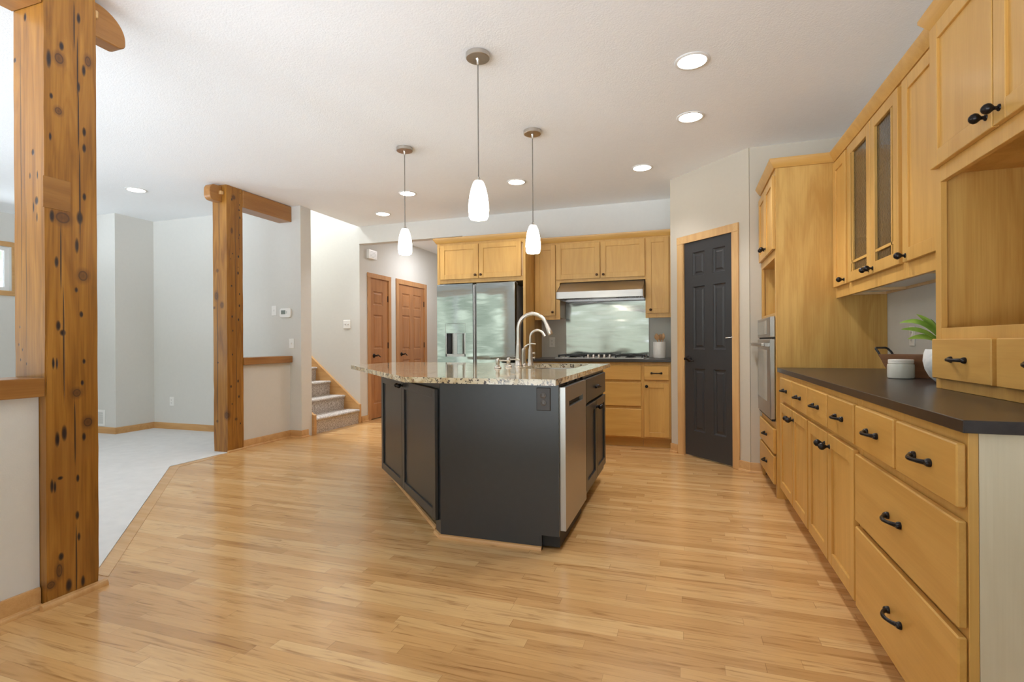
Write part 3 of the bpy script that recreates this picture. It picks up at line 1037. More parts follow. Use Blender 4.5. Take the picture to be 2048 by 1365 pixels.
# windows (frames and panes)
def window(name, loc, rot, W_, z0, z1, depth, casing=True, mullion=True):
    r = sroot(name, loc, rot)
    g = G()
    f = 0.045
    g.prism([(0, z0), (W_, z0), (W_, z1), (0, z1)], depth * 0.4, depth * 0.8, axis='y', hole=[(f, z0 + f), (W_ - f, z0 + f), (W_ - f, z1 - f), (f, z1 - f)])
    if mullion:
        g.box(W_ / 2 - 0.03, W_ / 2 + 0.03, depth * 0.42, depth * 0.78, z0 + f - 0.002, z1 - f + 0.002)
    g.out('sash', 'white_trim', r)
    G().box(f, W_ - f, depth * 0.58, depth * 0.62, z0 + f, z1 - f).out('pane', 'glass', r)
    if casing:
        g = G()
        cw = 0.06
        g.box(-cw, W_ + cw, -0.016, 0.001, z1, z1 + cw, 0.002)
        g.box(-cw, W_ + cw, -0.02, 0.001, z0 - cw, z0, 0.002)
        g.box(-cw, 0, -0.016, 0.001, z0, z1, 0.002)
        g.box(W_, W_ + cw, -0.016, 0.001, z0, z1, 0.002)
        g.out('casing', 'oak_trim', r)
    return r


for i, (a, b_, z0, z1) in enumerate(LEFT_OPEN[::-1]):
    window('window_%d' % (i + 1), (-7.85, a, 0), PI / 2, b_ - a, z0, z1, 0.12, True, i != 0)  # the first is known; the others are added for daylight
window('window_7', (1.26, RIGHT_ADDED_OPEN[0][1], 0), -PI / 2, 2.45, 0.30, 2.45, 0.14)  # fits the added daylight opening, out of view
for i, (a, b_, z0, z1) in enumerate(REAR_OPEN):
    window('window_%d' % (i + 4), (b_, YR, 0), PI, b_ - a, z0, z1, 0.12)

# ------------------------------------------------------------------ timber frame
def post(name, x0, x1, y0, y1, mat, label, seed):
    t = bmesh.new()
    rnd = random.Random(seed)
    nz = 26
    rows = []
    pl = [(x0, y0), (x1, y0), (x1, y1), (x0, y1)]
    for k in range(nz + 1):
        z = H * k / nz
        row = []
        for i, (x, y) in enumerate(pl):
            jx, jy = rnd.uniform(-0.0010, 0.0010), rnd.uniform(-0.0010, 0.0010)
            cx_, cy_ = (x0 + x1) / 2, (y0 + y1) / 2
            row.append(t.verts.new((x + jx - (0.001 if x > cx_ else -0.001), y + jy, z)))
        rows.append(row)
    for a, b_ in zip(rows, rows[1:]):
        for i in range(4):
            t.faces.new((a[i], a[(i + 1) % 4], b_[(i + 1) % 4], b_[i]))
    t.faces.new(rows[0][::-1])
    t.faces.new(rows[-1])
    ve = [e for e in t.edges if abs(e.verts[0].co.z - e.verts[1].co.z) > 0.01]
    bmesh.ops.bevel(t, geom=ve, offset=0.006, segments=2, affect='EDGES')
    bmesh.ops.recalc_face_normals(t, faces=t.faces)
    g = G()
    g._merge(t)
    o = g.out(name, mat)
    return tag(o, label, 'post')


p1 = post('timber_post', -2.738, -2.54, 1.427, 1.630, 'timber_front', 'large knotty honey-stained square timber post nearest the camera at the left', 3)
G().box(-2.545, -2.5385, 1.421, 1.523, 1.68, 1.812, 0.001).out('patch_block', wood('patch_wood', (0.28, 0.125, 0.03), (0.20, 0.082, 0.017), axis='Y'), p1, 'square patch let into the post face')
p2 = post('timber_post', -4.585, -4.40, 4.04, 4.240, 'timber_back', 'slimmer-looking knotty square timber post farther back beside the staircase half wall', 5)


def nose(y0, y1, z0, z1, tip, rt, rb):
    """tenon end outline in (y,z): straight at y0, corners rounded towards y1 (direction tip=+1/-1); rt, rb: (ry, rz) of the top and bottom corner"""
    pts = [(y0, z0), (y0, z1)]
    for i in range(11):
        a = PI / 2 - PI / 2 * i / 10
        pts.append((y1 - tip * rt[0] + tip * rt[0] * math.cos(a), z1 - rt[1] + rt[1] * math.sin(a)))
    for i in range(9):
        a = -PI / 2 * i / 8
        pts.append((y1 - tip * rb[0] + tip * rb[0] * math.cos(a), z0 + rb[1] + rb[1] * math.sin(a)))
    return pts


def beam(label, x0, x1, y0, y1, tx0, tx1, ty0, ty1, tip, tz0, tz1, rt, rb):
    r = thing('timber_beam', label, 'beam')
    G().box(x0, x1, y0, y1, 2.537, 2.716, 0.004).out('shaft', 'beam', r)
    G().prism(nose(ty0, ty1, tz0, tz1, tip, rt, rb), tx0, tx1, 0.004, axis='x').out('tenon', 'beam', r)
    yp = ty0 + tip * 0.022
    zc = (tz0 + tz1) / 2 + 0.01
    G().box(tx0 - 0.02, tx1 + 0.028, yp - 0.018, yp + 0.018, zc - 0.018, zc + 0.018, 0.004).out('peg', 'oak_trim_v', r)
    return r


beam('stained ceiling beam running toward the camera from the large front post', -2.738, -2.545, -1.6, 1.426, -2.69, -2.61, 1.631, 1.812, 1, 2.548, 2.71, (0.14, 0.115), (0.035, 0.03))
beam('short stained ceiling beam from the back post to the wall, its rounded tenon facing the camera', -4.575, -4.392, 4.241, 4.944, -4.535, -4.455, 4.039, 3.895, -1, 2.545, 2.705, (0.06, 0.06), (0.05, 0.05))

# ------------------------------------------------------------------ staircase
st = thing('staircase', 'carpeted staircase with honey wood stringers rising to the left behind the half wall', 'stairs', (0, 0, 0))
RIS, TRD = 0.193, 0.236
for k in range(9):
    x = -4.272 - TRD * k
    z = RIS * (k + 1)
    pts = [(x - TRD - 0.02, max(0, z - 0.3)), (x - 0.012, max(0, z - RIS - 0.01)), (x - 0.004, z - 0.045), (x + 0.012, z - 0.032), (x + 0.018, z - 0.017), (x + 0.010, z - 0.004), (x - 0.008, z), (x - TRD - 0.02, z)]
    G().prism(pts, 5.165, 6.075, axis='y').out('carpeted_step', 'stair_carpet', st)
sl = RIS / TRD
for (y0, y1) in ((6.076, 6.116), (5.121, 5.164)):
    g = G()
    xa, xb = -4.262, -4.262 - TRD * 9
    if y0 > 5.5:
        pts = [(xa, 0), (xa, 0.262), (xa - 0.03, 0.268), (xb, 0.268 + (xa - xb) * sl * 1.0), (xb, (xa - xb) * sl - 0.2), (xa - 0.25, 0)]
    else:
        pts = [(xa + 0.03, 0), (xa + 0.03, 0.24), (xa, 0.25), (xb, 0.05 + (xa - xb) * sl), (xb, (xa - xb) * sl - 0.2), (xa - 0.25, 0)]
    g.prism(pts, y0, y1, 0.002, axis='y').out('stringer', 'oak_trim', st)

# ------------------------------------------------------------------ cabinet parts
def shaker(name, parent, x0, x1, z0, z1, mat='maple', y=0.0, th=0.020, rail=0.057, sunk=0.009, glass=False):
    g = G()
    b_ = 0.0018
    g.box(x0, x0 + rail, y, y + th, z0, z1, b_)
    g.box(x1 - rail, x1, y, y + th, z0, z1, b_)
    g.box(x0 + rail - 0.001, x1 - rail + 0.001, y + 0.0004, y + th, z0, z0 + rail, b_)
    g.box(x0 + rail - 0.001, x1 - rail + 0.001, y + 0.0004, y + th, z1 - rail, z1, b_)
    if not glass:
        g.box(x0 + rail - 0.004, x1 - rail + 0.004, y + sunk, y + th - 0.002, z0 + rail - 0.004, z1 - rail + 0.004)
    return g.out(name, mat, parent)


def knob(parent, x, z, y=0.0, mat='bronze', s=1.0, name='knob'):
    pr = [(0.011, 0.0), (0.010, -0.003), (0.0055, -0.006), (0.0055, -0.012), (0.010, -0.017), (0.0155, -0.024), (0.0165, -0.031), (0.013, -0.039), (0.007, -0.044), (0.001, -0.0455)]
    return G().lathe([(r * s, y + h * s) for r, h in pr], (x, 0, z), 'y', 20).out(name, mat, parent)


def pull(parent, x, z, y=0.0, w=0.096, mat='bronze', name='handle', vertical=False):
    g = G()
    pts, rad = [], []
    n = 16
    for i in range(n + 1):
        u = i / n
        a = (u - 0.5) * w
        d = -0.004 - 0.026 * math.sin(PI * u) ** 0.7
        pts.append((x + a, y + d, z))
        rad.append(0.0075 - 0.0030 * math.sin(PI * u) + 0.0016 * math.sin(PI * u) ** 6)
    g.tube(pts, rad, 10)
    for s in (-1, 1):
        g.lathe([(0.011, y), (0.0115, y - 0.004), (0.0095, y - 0.010), (0.006, y - 0.014)], (x + s * w / 2, 0, z), 'y', 16)
        g.lathe([(0.001, x + s * (w / 2 + 0.013)), (0.006, x + s * (w / 2 + 0.010)), (0.0075, x + s * (w / 2 + 0.003)), (0.005, x + s * (w / 2 - 0.004))][::1], (0, y - 0.008, z), 'x', 12)
    return g.out(name, mat, parent)


def drawer(parent, x0, x1, z0, z1, mat='maple_h', y=0.0, handle=True, th=0.020, hx=None, kn=False, name='drawer'):
    d = G().box(x0, x1, y, y + th, z0, z1, 0.0035).out(name, mat, parent)
    if handle:
        hx = (x0 + x1) / 2 if hx is None else hx
        if kn:
            knob(d, hx, (z0 + z1) / 2, y)
        else:
            pull(d, hx, (z0 + z1) / 2, y)
    return d


R = -PI / 2   # right-hand run: fronts face -X, local x runs towards the camera

# --- right base cabinets
def rbase(label, yfar, ynear):
    r = thing('base_cabinet', label, 'cabinet', (0.60, yfar, 0), R, 'base cabinets of the right-hand run')
    W_ = yfar - ynear
    g = G()
    g.box(0.001, W_ - 0.001, 0.042, 0.655, 0.10, 0.884)
    g.box(0.001, W_ - 0.001, 0.095, 0.655, 0.0, 0.101)
    g.out('body', 'maple_in', r)
    return r, W_


def fframe(r, W_, rects, y=0.021, th=0.02, mat='maple', z0=0.10, z1=0.884):
    g = G()
    for i, (a, b_, c_, d) in enumerate(rects):
        g.box(a, b_, y + 0.00012 * i, y + th, c_, d, 0.0012)
    return g.out('face_frame', mat, r)


r, W_ = rbase('maple base cabinet with two doors and two drawers nearest the wall oven', 3.998, 3.05)
fframe(r, W_, [(0, 0.15, 0.10, 0.884), (0.525, 0.565, 0.10, 0.884), (W_ - 0.03, W_, 0.10, 0.884), (0.15, W_ - 0.03, 0.84, 0.884), (0.15, W_ - 0.03, 0.68, 0.712), (0.15, W_ - 0.03, 0.10, 0.13)])
drawer(r, 0.133, 0.534, 0.706, 0.857)
drawer(r, 0.549, 0.940, 0.706, 0.857)
d = shaker('door', r, 0.133, 0.546, 0.112, 0.685)
knob(d, 0.515, 0.632)
d = shaker('door', r, 0.560, 0.940, 0.112, 0.685)
knob(d, 0.592, 0.632)
r, W_ = rbase('maple base cabinet with two doors and two drawers in the middle of the right-hand run', 3.05, 2.2575)
fframe(r, W_, [(0, 0.03, 0.10, 0.884), (0.38, 0.42, 0.10, 0.884), (W_ - 0.03, W_, 0.10, 0.884), (0.03, W_ - 0.03, 0.84, 0.884), (0.03, W_ - 0.03, 0.68, 0.712), (0.03, W_ - 0.03, 0.10, 0.13)])
drawer(r, 0.008, 0.394, 0.706, 0.857)
drawer(r, 0.417, 0.783, 0.706, 0.857)
d = shaker('door', r, 0.022, 0.396, 0.112, 0.685)
knob(d, 0.362, 0.632)
d = shaker('door', r, 0.412, 0.784, 0.112, 0.685)
knob(d, 0.445, 0.632)
r, W_ = rbase('maple drawer base cabinet with two small and two wide drawers at the near end', 2.2575, 1.473)
fframe(r, W_, [(0, 0.03, 0.10, 0.884), (0.38, 0.42, 0.68, 0.884), (W_ - 0.045, W_, 0.0, 0.884), (0.03, W_ - 0.03, 0.84, 0.884), (0.03, W_ - 0.03, 0.66, 0.72), (0.03, W_ - 0.03, 0.39, 0.44), (0.03, W_ - 0.03, 0.10, 0.13)])
drawer(r, 0.018, 0.388, 0.706, 0.857)
drawer(r, 0.411, 0.780, 0.706, 0.857)
drawer(r, 0.010, 0.782, 0.425, 0.676)
drawer(r, 0.010, 0.782, 0.104, 0.404)
G().box(W_ - 0.006, W_, 0.0415, 0.655, 0.0, 0.884).out('end_panel', 'birch_pale', r, 'pale birch end panel')

ct = G().box(0.605, 1.259, 1.457, 3.998, 0.885, 0.915, 0.0015).out('worktop', 'counter')
tag(ct, 'long dark brown worktop on the right-hand maple cabinets', 'worktop')

# --- tall oven cabinet
r = thing('oven_cabinet', 'tall maple cabinet that houses the wall oven beside the dark pantry door', 'cabinet', (0.58, 4.722, 0), R)
W_ = 0.722
g = G()
g.box(0.0, 0.02, 0.04, 0.67, 0.1, 2.315)
g.box(0.02, W_ - 0.02, 0.65, 0.67, 0.1, 2.315)
for z0, z1 in ((0.1, 0.12), (0.49, 0.52), (1.278, 1.298), (1.69, 1.71), (2.29, 2.315)):
    g.box(0.02, W_ - 0.02, 0.04, 0.65, z0, z1)
g.box(0.02, W_ - 0.02, 0.10, 0.12, 0.0, 0.1)
g.out('body', 'birch', r)
G().box(W_ - 0.02, W_, 0.022, 0.679, 0.0, 2.315, 0.001).out('side_panel', 'birch', r, 'broad birch side panel')
fframe(r, W_, [(0, 0.035, 0.0, 2.315), (W_ - 0.045, W_ - 0.0005, 0.0, 2.315), (0.035, W_ - 0.045, 2.26, 2.315), (0.035, W_ - 0.045, 1.688, 1.748), (0.035, W_ - 0.045, 1.275, 1.30), (0.035, W_ - 0.045, 0.47, 0.535), (0.035, W_ - 0.045, 0.09, 0.12), (0.035, W_ - 0.045, 0.28, 0.32)])
d = shaker('door', r, 0.012, 0.355, 1.745, 2.258)
knob(d, 0.325, 1.80)
d = shaker('door', r, 0.362, 0.712, 1.745, 2.258)
knob(d, 0.392, 1.80)
drawer(r, 0.012, 0.712, 0.310, 0.481, 'maple_h')
drawer(r, 0.012, 0.712, 0.094, 0.290, 'maple_h')

r = thing('wall_oven', 'stainless built-in wall oven with a dark window in the tall maple cabinet', 'oven', (0.58, 4.722, 0), R)
G().box(0.045, 0.672, 0.03, 0.60, 0.545, 1.27).out('body', 'black', r)
cpn = G().box(0.03, 0.688, -0.012, 0.019, 1.128, 1.274, 0.004).out('control_panel', 'steel', r)
G().box(0.06, 0.52, -0.0135, -0.011, 1.15, 1.252).out('display', 'oven_glass', cpn)
d = G().box(0.03, 0.688, -0.014, 0.019, 0.545, 1.115, 0.005).out('oven_door', 'steel', r)
G().box(0.07, 0.535, -0.0155, -0.013, 0.66, 1.035).out('oven_window', 'oven_glass', d)
g = G()
g.box(0.04, 0.678, -0.068, -0.045, 1.060, 1.088, 0.006)
g.box(0.06, 0.09, -0.05, -0.012, 1.062, 1.086)
g.box(0.628, 0.658, -0.05, -0.012, 1.062, 1.086)
g.out('oven_handle', 'steel', d)
G().box(0.036, 0.684, 0.0, 0.022, 1.112, 1.131).out('vent_slot', 'black', r)
G().box(0.036, 0.684, -0.004, 0.018, 0.533, 0.548).out('lower_trim', 'black', r)

# --- right wall cabinets
def rupper(label, yfar, ynear, fronts, glass=False, z0=1.385, z1=2.32):
    r = thing('wall_cabinet', label, 'cabinet', (0.945, yfar, 0), R, 'wall cabinets of the right-hand run')
    W_ = yfar - ynear
    g = G()
    y0, y1 = 0.041, 0.313
    g.box(0.0005, 0.018, y0, y1, z0 + 0.02, z1)
    g.box(W_ - 0.018, W_ - 0.0005, y0, y1, z0 + 0.02, z1)
    g.box(0.018, W_ - 0.018, y1 - 0.012, y1, z0 + 0.02, z1)
    g.box(0.018, W_ - 0.018, y0, y1 - 0.012, z1 - 0.018, z1)
    for z in ((1.70, 2.0) if glass else ()):
        g.box(0.018, W_ - 0.018, y0 + 0.02, y1 - 0.012, z, z + 0.018)
    g.out('body', 'maple_in', r)
    G().box(0.0005, W_ - 0.0005, y0, y1, z0 + 0.035, z0 + 0.045).out('bottom_panel', 'white_trim', r, 'white underside panel')
    rects = [(0.0005, 0.03, z0, z1), (W_ - 0.03, W_ - 0.0005, z0, z1), (0.03, W_ - 0.03, z0, 1.475), (0.03, W_ - 0.03, 2.27, z1)]
    fframe(r, W_, rects)
    for a, b_, kx, gl in fronts:
        d = shaker('door', r, a, b_, 1.456, 2.285, rail=0.060, glass=bool(gl))
        knob(d, kx, 1.484)
        if gl:
            g = G()
            xm = a + 0.060 + 0.028 if gl < 0 else b_ - 0.060 - 0.028
            g.box(xm - 0.007, xm + 0.007, 0.003, 0.013, 1.51, 2.23)
            g.box(a + 0.055, b_ - 0.055, 0.003, 0.013, 1.563, 1.577)
            g.out('muntin', 'maple', d)
            G().box(a + 0.055, b_ - 0.055, 0.0135, 0.017, 1.511, 2.23).out('pane', 'seeded', d)
    return r


rupper('single-door maple wall cabinet against the tall oven cabinet', 3.998, 3.675, [(0.015, 0.298, 0.268, 0)])
rupper('maple wall cabinet with two seeded glass doors', 3.675, 2.832, [(0.018, 0.428, 0.398, -1), (0.436, 0.812, 0.466, 1)], True)
rupper('solid-door maple wall cabinet between the glass doors and the hutch', 2.832, 2.4225, [(0.018, 0.395, 0.05, 0)])
CR = [(0, 2.305), (0.010, 2.305), (0.014, 2.312), (0.040, 2.352), (0.040, 2.364), (0, 2.364)]
g = G()
g.mould([(0.60, 4.72), (0.60, 3.998), (0.945 + 0.02, 3.998), (0.965, 2.464)], CR, 1)
o = g.out('crown_moulding', 'oak_trim')
tag(o, 'maple crown moulding along the tops of the oven cabinet and right wall cabinets', 'moulding')
o.data.materials[0] = M['maple_h']

# --- hutch
r = thing('hutch', 'maple hutch with an open niche standing on the right worktop, nearest the camera', 'hutch', (0.90, 2.4205, 0.915), R)
r.location.z = 0.9155
W_ = 0.885
zb = 0.9155


def hz(z):
    return z - zb


g = G()
g.box(0.0, 0.02, 0.041, 0.355, 0, hz(2.32))
g.box(W_ - 0.02, W_, 0.041, 0.355, 0, hz(2.32))
g.box(0.02, W_ - 0.02, 0.34, 0.355, 0, hz(2.32))
for z0, z1 in ((0.9155, 0.955), (1.105, 1.143), (1.735, 1.757), (2.30, 2.32)):
    g.box(0.02, W_ - 0.02, 0.041, 0.34, hz(z0), hz(z1))
g.out('body', 'birch', r)
g = G()
for a, b_, c_, d in ((0, 0.045, 0, hz(2.32)), (W_ - 0.045, W_, 0, hz(2.32)), (0.045, W_ - 0.045, 0, hz(0.975)), (0.045, W_ - 0.045, hz(1.085), hz(1.145)), (0.045, W_ - 0.045, hz(1.70), hz(1.765)), (0.045, W_ - 0.045, hz(2.28), hz(2.32)), (0.425, 0.46, 0, hz(1.13)), (0.425, 0.46, hz(1.75), hz(2.32))):
    g.box(a, b_, 0.021, 0.041, c_, d, 0.0012)
g.out('face_frame', 'maple', r)
for a, b_, kx in ((0.012, 0.438, 0.405), (0.446, 0.873, 0.478)):
    d = shaker('door', r, a, b_, hz(1.757), hz(2.295), rail=0.062)
    knob(d, kx, hz(1.80))
for a, b_ in ((0.019, 0.424), (0.453, 0.866)):
    drawer(r, a, b_, hz(0.955), hz(1.105), 'maple_h')
g = G()
g.mould([(0, 0.34), (0, 0.021), (W_, 0.021), (W_, 0.34)], [(o_, hz(z)) for o_, z in CR], 1)
g.out('crown', 'maple_h', r)

# ------------------------------------------------------------------ back wall kitchen
YB = 5.487


def bbase(label, x0, x1, grp='base cabinets under the cooktop counter'):
    r = thing('base_cabinet', label, 'cabinet', (x0, YB, 0), 0, grp)
    W_ = x1 - x0
    g = G()
    g.box(0.001, W_ - 0.001, 0.041, 0.628, 0.10, 0.889)
    g.out('body', 'maple_in', r)
    G().box(0.001, W_ - 0.001, 0.09, 0.628, 0.0, 0.10).out('toe_kick', 'maple_h', r)
    return r, W_


r, W_ = bbase('maple base cabinet beside the fridge, mostly hidden by the island', -1.667, -1.345)
fframe(r, W_, [(0, 0.02, 0.1, 0.889), (W_ - 0.02, W_, 0.1, 0.889), (0.02, W_ - 0.02, 0.85, 0.889), (0.02, W_ - 0.02, 0.67, 0.71), (0.02, W_ - 0.02, 0.1, 0.13)])
drawer(r, 0.012, 0.31, 0.706, 0.852)
d = shaker('door', r, 0.012, 0.31, 0.114, 0.676)
knob(d, 0.28, 0.64)
r, W_ = bbase('three-drawer maple base cabinet directly under the cooktop', -1.345, -0.42)
fframe(r, W_, [(0, 0.02, 0.1, 0.889), (W_ - 0.02, W_, 0.1, 0.889), (0.02, W_ - 0.02, 0.85, 0.889), (0.02, W_ - 0.02, 0.67, 0.71), (0.02, W_ - 0.02, 0.395, 0.435), (0.02, W_ - 0.02, 0.1, 0.13)])
for z0, z1 in ((0.703, 0.855), (0.432, 0.675), (0.114, 0.400)):
    drawer(r, 0.012, W_ - 0.016, z0, z1, hx=0.36)
r, W_ = bbase('narrow maple base cabinet with one drawer and one door beside the pantry wall', -0.42, -0.14)
fframe(r, W_, [(0, 0.02, 0.1, 0.889), (W_ - 0.025, W_, 0.1, 0.889), (0.02, W_ - 0.02, 0.85, 0.889), (0.02, W_ - 0.02, 0.67, 0.71), (0.02, W_ - 0.02, 0.1, 0.13)])
d = drawer(r, 0.014, 0.260, 0.706, 0.849)
d = shaker('door', r, 0.012, 0.260, 0.118, 0.676, rail=0.05)
knob(d, 0.040, 0.642)
o = G().box(-1.667, -0.1385, 5.467, 6.1155, 0.8905, 0.92, 0.003).out('worktop', 'counter')
tag(o, 'dark worktop under the cooktop along the back wall', 'worktop')

YU = 5.79


def bupper(label, x0, x1, z0, z1=2.262):
    r = thing('wall_cabinet', label, 'cabinet', (x0, YU, 0), 0, 'wall cabinets around the range hood')
    W_ = x1 - x0
    G().box(0.001, W_ - 0.001, 0.041, 0.325, z0 + 0.02, z1).out('body', 'maple_in', r)
    return r, W_


r, W_ = bupper('narrow maple wall cabinet between the fridge enclosure and the hood', -1.667, -1.365, 1.362)
fframe(r, W_, [(0.0, 0.03, 1.362, 2.262), (W_ - 0.06, W_, 1.362, 2.262), (0.03, W_ - 0.06, 1.362, 1.43), (0.03, W_ - 0.06, 2.20, 2.262)])
d = shaker('door', r, 0.012, 0.252, 1.408, 2.222, rail=0.055)
knob(d, 0.222, 1.448, mat='bronze_brown', s=0.9)
r, W_ = bupper('short two-door maple wall cabinet above the steel hood', -1.365, -0.41, 1.785)
fframe(r, W_, [(0.0, W_, 1.785, 1.83), (0.0, W_, 2.20, 2.262), (0.455, 0.485, 1.83, 2.2), (0, 0.02, 1.83, 2.2), (W_ - 0.02, W_, 1.83, 2.2)])
d = shaker('door', r, -0.040, 0.462, 1.818, 2.225, rail=0.058)
knob(d, 0.430, 1.855, mat='bronze_brown', s=0.9)
d = shaker('door', r, 0.471, 0.950, 1.818, 2.228, rail=0.058)
knob(d, 0.503, 1.855, mat='bronze_brown', s=0.9)
r, W_ = bupper('narrow maple wall cabinet above the spoon crock by the pantry wall', -0.41, -0.139, 1.362)
fframe(r, W_, [(0.0, 0.03, 1.362, 2.262), (W_ - 0.03, W_, 1.362, 2.262), (0.03, W_ - 0.03, 1.362, 1.43), (0.03, W_ - 0.03, 2.20, 2.262)])
d = shaker('door', r, 0.012, 0.246, 1.410, 2.230, rail=0.052)
knob(d, 0.056, 1.447, mat='bronze_brown', s=0.9)
g = G()
g.mould([(-1.665, YU + 0.021), (-0.139, YU + 0.021)], [(o_, z - 0.058) for o_, z in CR], 1)
o = g.out('crown_moulding', 'maple_h')
tag(o, 'maple crown moulding above the hood cabinets on the back wall', 'moulding')

# fridge enclosure
YF = 5.43
r = thing('fridge_cabinet', 'maple enclosure around the fridge with two doors overhead', 'cabinet', (-2.747, YF, 0), 0)
W_ = 1.079
g = G()
g.box(0.0, 0.03, 0.021, 0.685, 0, 2.265, 0.001)
g.box(W_ - 0.03, W_ - 0.0005, 0.021, 0.685, 0, 2.265, 0.001)
g.out('side_panel', 'birch', r)
G().box(0.03, W_ - 0.03, 0.041, 0.685, 1.80, 2.265).out('body', 'maple_in', r)
fframe(r, W_, [(0.03, W_ - 0.03, 1.79, 1.845), (0.03, W_ - 0.03, 2.21, 2.265), (0.51, 0.545, 1.84, 2.22)])
d = shaker('door', r, 0.045, 0.524, 1.835, 2.228)
knob(d, 0.494, 1.872, mat='bronze_brown', s=0.9)
d = shaker('door', r, 0.530, 1.033, 1.835, 2.228)
knob(d, 0.560, 1.872, mat='bronze_brown', s=0.9)
g = G()
g.mould([(0, 0.68), (0, 0.021), (W_ - 0.0005, 0.021), (W_ - 0.0005, 0.34)], [(o_, z - 0.048) for o_, z in CR], 1)
g.out('crown', 'maple_h', r)

# fridge
r = thing('refrigerator', 'silver side-by-side refrigerator with ice dispenser in the maple enclosure', 'refrigerator', (-2.703, 5.35, 0), 0)
W_ = 0.943
G().box(0.02, W_ - 0.02, 0.075, 0.72, 0.02, 1.745, 0.004).out('body', 'fridge_side', r)
xl, xr = 0.444, 0.487
dx0, dx1, dz0, dz1 = 0.105, 0.352, 0.945, 1.322
g = G()
g.prism([(0, 0.70), (xl, 0.70), (xl, 1.768), (0, 1.768)], 0, 0.065, axis='y', hole=[(dx0, dz0), (dx1, dz0), (dx1, dz1), (dx0, dz1)])
d = g.out('fridge_door', 'fridge', r)
ds = G()
ds.box(dx0, dx1, 0.055, 0.064, dz0, dz1)
ds.box(dx0, dx0 + 0.012, 0.004, 0.06, dz0, dz1)
ds.box(dx1 - 0.012, dx1, 0.004, 0.06, dz0, dz1)
ds.box(dx0, dx1, 0.004, 0.06, dz0, dz0 + 0.03)
ds.out('dispenser', 'steel', d)
G().box(dx0 + 0.003, dx1 - 0.003, 0.002, 0.05, 1.212, dz1 - 0.003).out('dispenser_panel', 'fridge', d)
G().box(dx0 + 0.013, dx0 + 0.055, 0.02, 0.054, dz0 + 0.03, 1.21).out('dispenser_recess', 'black', d)
G().box(dx0 + 0.13, dx0 + 0.20, 0.028, 0.05, dz0 + 0.03, 1.205, 0.003).out('dispenser_paddle', 'fridge', d)
g = G().box(xr, W_, 0, 0.065, 0.70, 1.768, 0.003)
g.out('fridge_door', 'fridge', r)
G().box(xl, xr, 0.035, 0.064, 0.70, 1.762).out('handle_channel', 'fridge_side', r)
G().box(xl + 0.004, xl + 0.016, 0.012, 0.036, 0.72, 1.75).out('door_grip', 'steel', r)
for z0, z1 in ((0.385, 0.69), (0.06, 0.372)):
    G().box(0, W_, 0, 0.065, z0, z1, 0.003).out('freezer_drawer', 'fridge', r)
for x in (0.01, W_ - 0.09):
    G().box(x, x + 0.08, 0.04, 0.14, 1.745, 1.775, 0.004).out('hinge_cover', 'fridge_side', r)

# hood
r = thing('range_hood', 'stainless range hood under the short maple cabinet', 'range hood', (0, 0, 0), 0)
hx0, hx1 = -1.352, -0.418
g = G()
t_ = 0.012
g.prism([(6.11, 1.784), (5.822, 1.784), (5.575, 1.655), (5.572, 1.582), (5.585, 1.578), (5.587, 1.645), (5.827, 1.771), (6.11, 1.771)], hx0, hx1, axis='x')
for xa, xb in ((hx0, hx0 + t_), (hx1 - t_, hx1)):
    g.prism([(6.11, 1.784), (5.822, 1.784), (5.575, 1.655), (5.572, 1.582), (5.585, 1.578), (6.11, 1.578)], xa, xb, axis='x')
g.out('canopy', 'steel', r)
G().box(hx0 + 0.013, hx1 - 0.013, 6.0, 6.10, 1.58, 1.60).out('rear_rail', 'steel', r)
for a, b_ in ((hx0 + 0.02, hx0 + 0.31), (hx1 - 0.31, hx1 - 0.02)):
    f = G()
    f.box(a, b_, 5.62, 5.99, 1.605, 1.615)
    for i in range(12):
        x = a + (b_ - a) * (i + 0.5) / 12
        f.box(x - 0.004, x + 0.004, 5.63, 5.98, 1.598, 1.606)
    f.out('grease_filter', 'steel', r)
lb = G().box(hx0 + 0.32, hx1 - 0.32, 5.62, 5.99, 1.600, 1.612, 0.002).out('light_panel', 'steel', r)
for x in (hx0 + 0.37, hx1 - 0.37):
    G().lathe([(0.018, 1.5995), (0.018, 1.590), (0.010, 1.587)], (x, 5.70, 0), 'z', 16).out('control_knob', 'black', lb)

o = G().box(-1.362, -0.395, 6.108, 6.1165, 0.9205, 1.575, 0.001).out('backsplash', 'steel_splash')
tag(o, 'stainless sheet backsplash between the cooktop and the hood', 'backsplash')

# cooktop
r = thing('cooktop', 'stainless gas cooktop with black grates set in the dark back worktop', 'cooktop', (0, 0, 0.9205), 0)
G().box(-1.358, -0.408, 5.512, 6.03, 0, 0.012, 0.003).out('tray', 'steel', r)
for a, b_ in ((-1.340, -1.045), (-0.715, -0.425)):
    g = G()
    for y in (5.60, 5.72, 5.84, 5.96):
        g.box(a, b_, y - 0.006, y + 0.006, 0.030, 0.042, 0.002)
    for x in (a + 0.006, (a + b_) / 2, b_ - 0.006):
        g.box(x - 0.006, x + 0.006, 5.585, 5.975, 0.030, 0.042, 0.002)
    for x in (a + 0.008, b_ - 0.008):
        for y in (5.60, 5.96):
            g.box(x - 0.007, x + 0.007, y - 0.007, y + 0.007, 0.011, 0.032)
    g.out('grate', 'iron', r)
g = G()
for y in (5.76, 5.86, 5.96):
    g.box(-1.035, -0.725, y - 0.006, y + 0.006, 0.030, 0.042, 0.002)
for x in (-1.03, -0.88, -0.73):
    g.box(x - 0.006, x + 0.006, 5.75, 5.975, 0.030, 0.042, 0.002)
for x in (-1.03, -0.73):
    for y in (5.76, 5.96):
        g.box(x - 0.007, x + 0.007, y - 0.007, y + 0.007, 0.011, 0.032)
g.out('grate', 'iron', r)
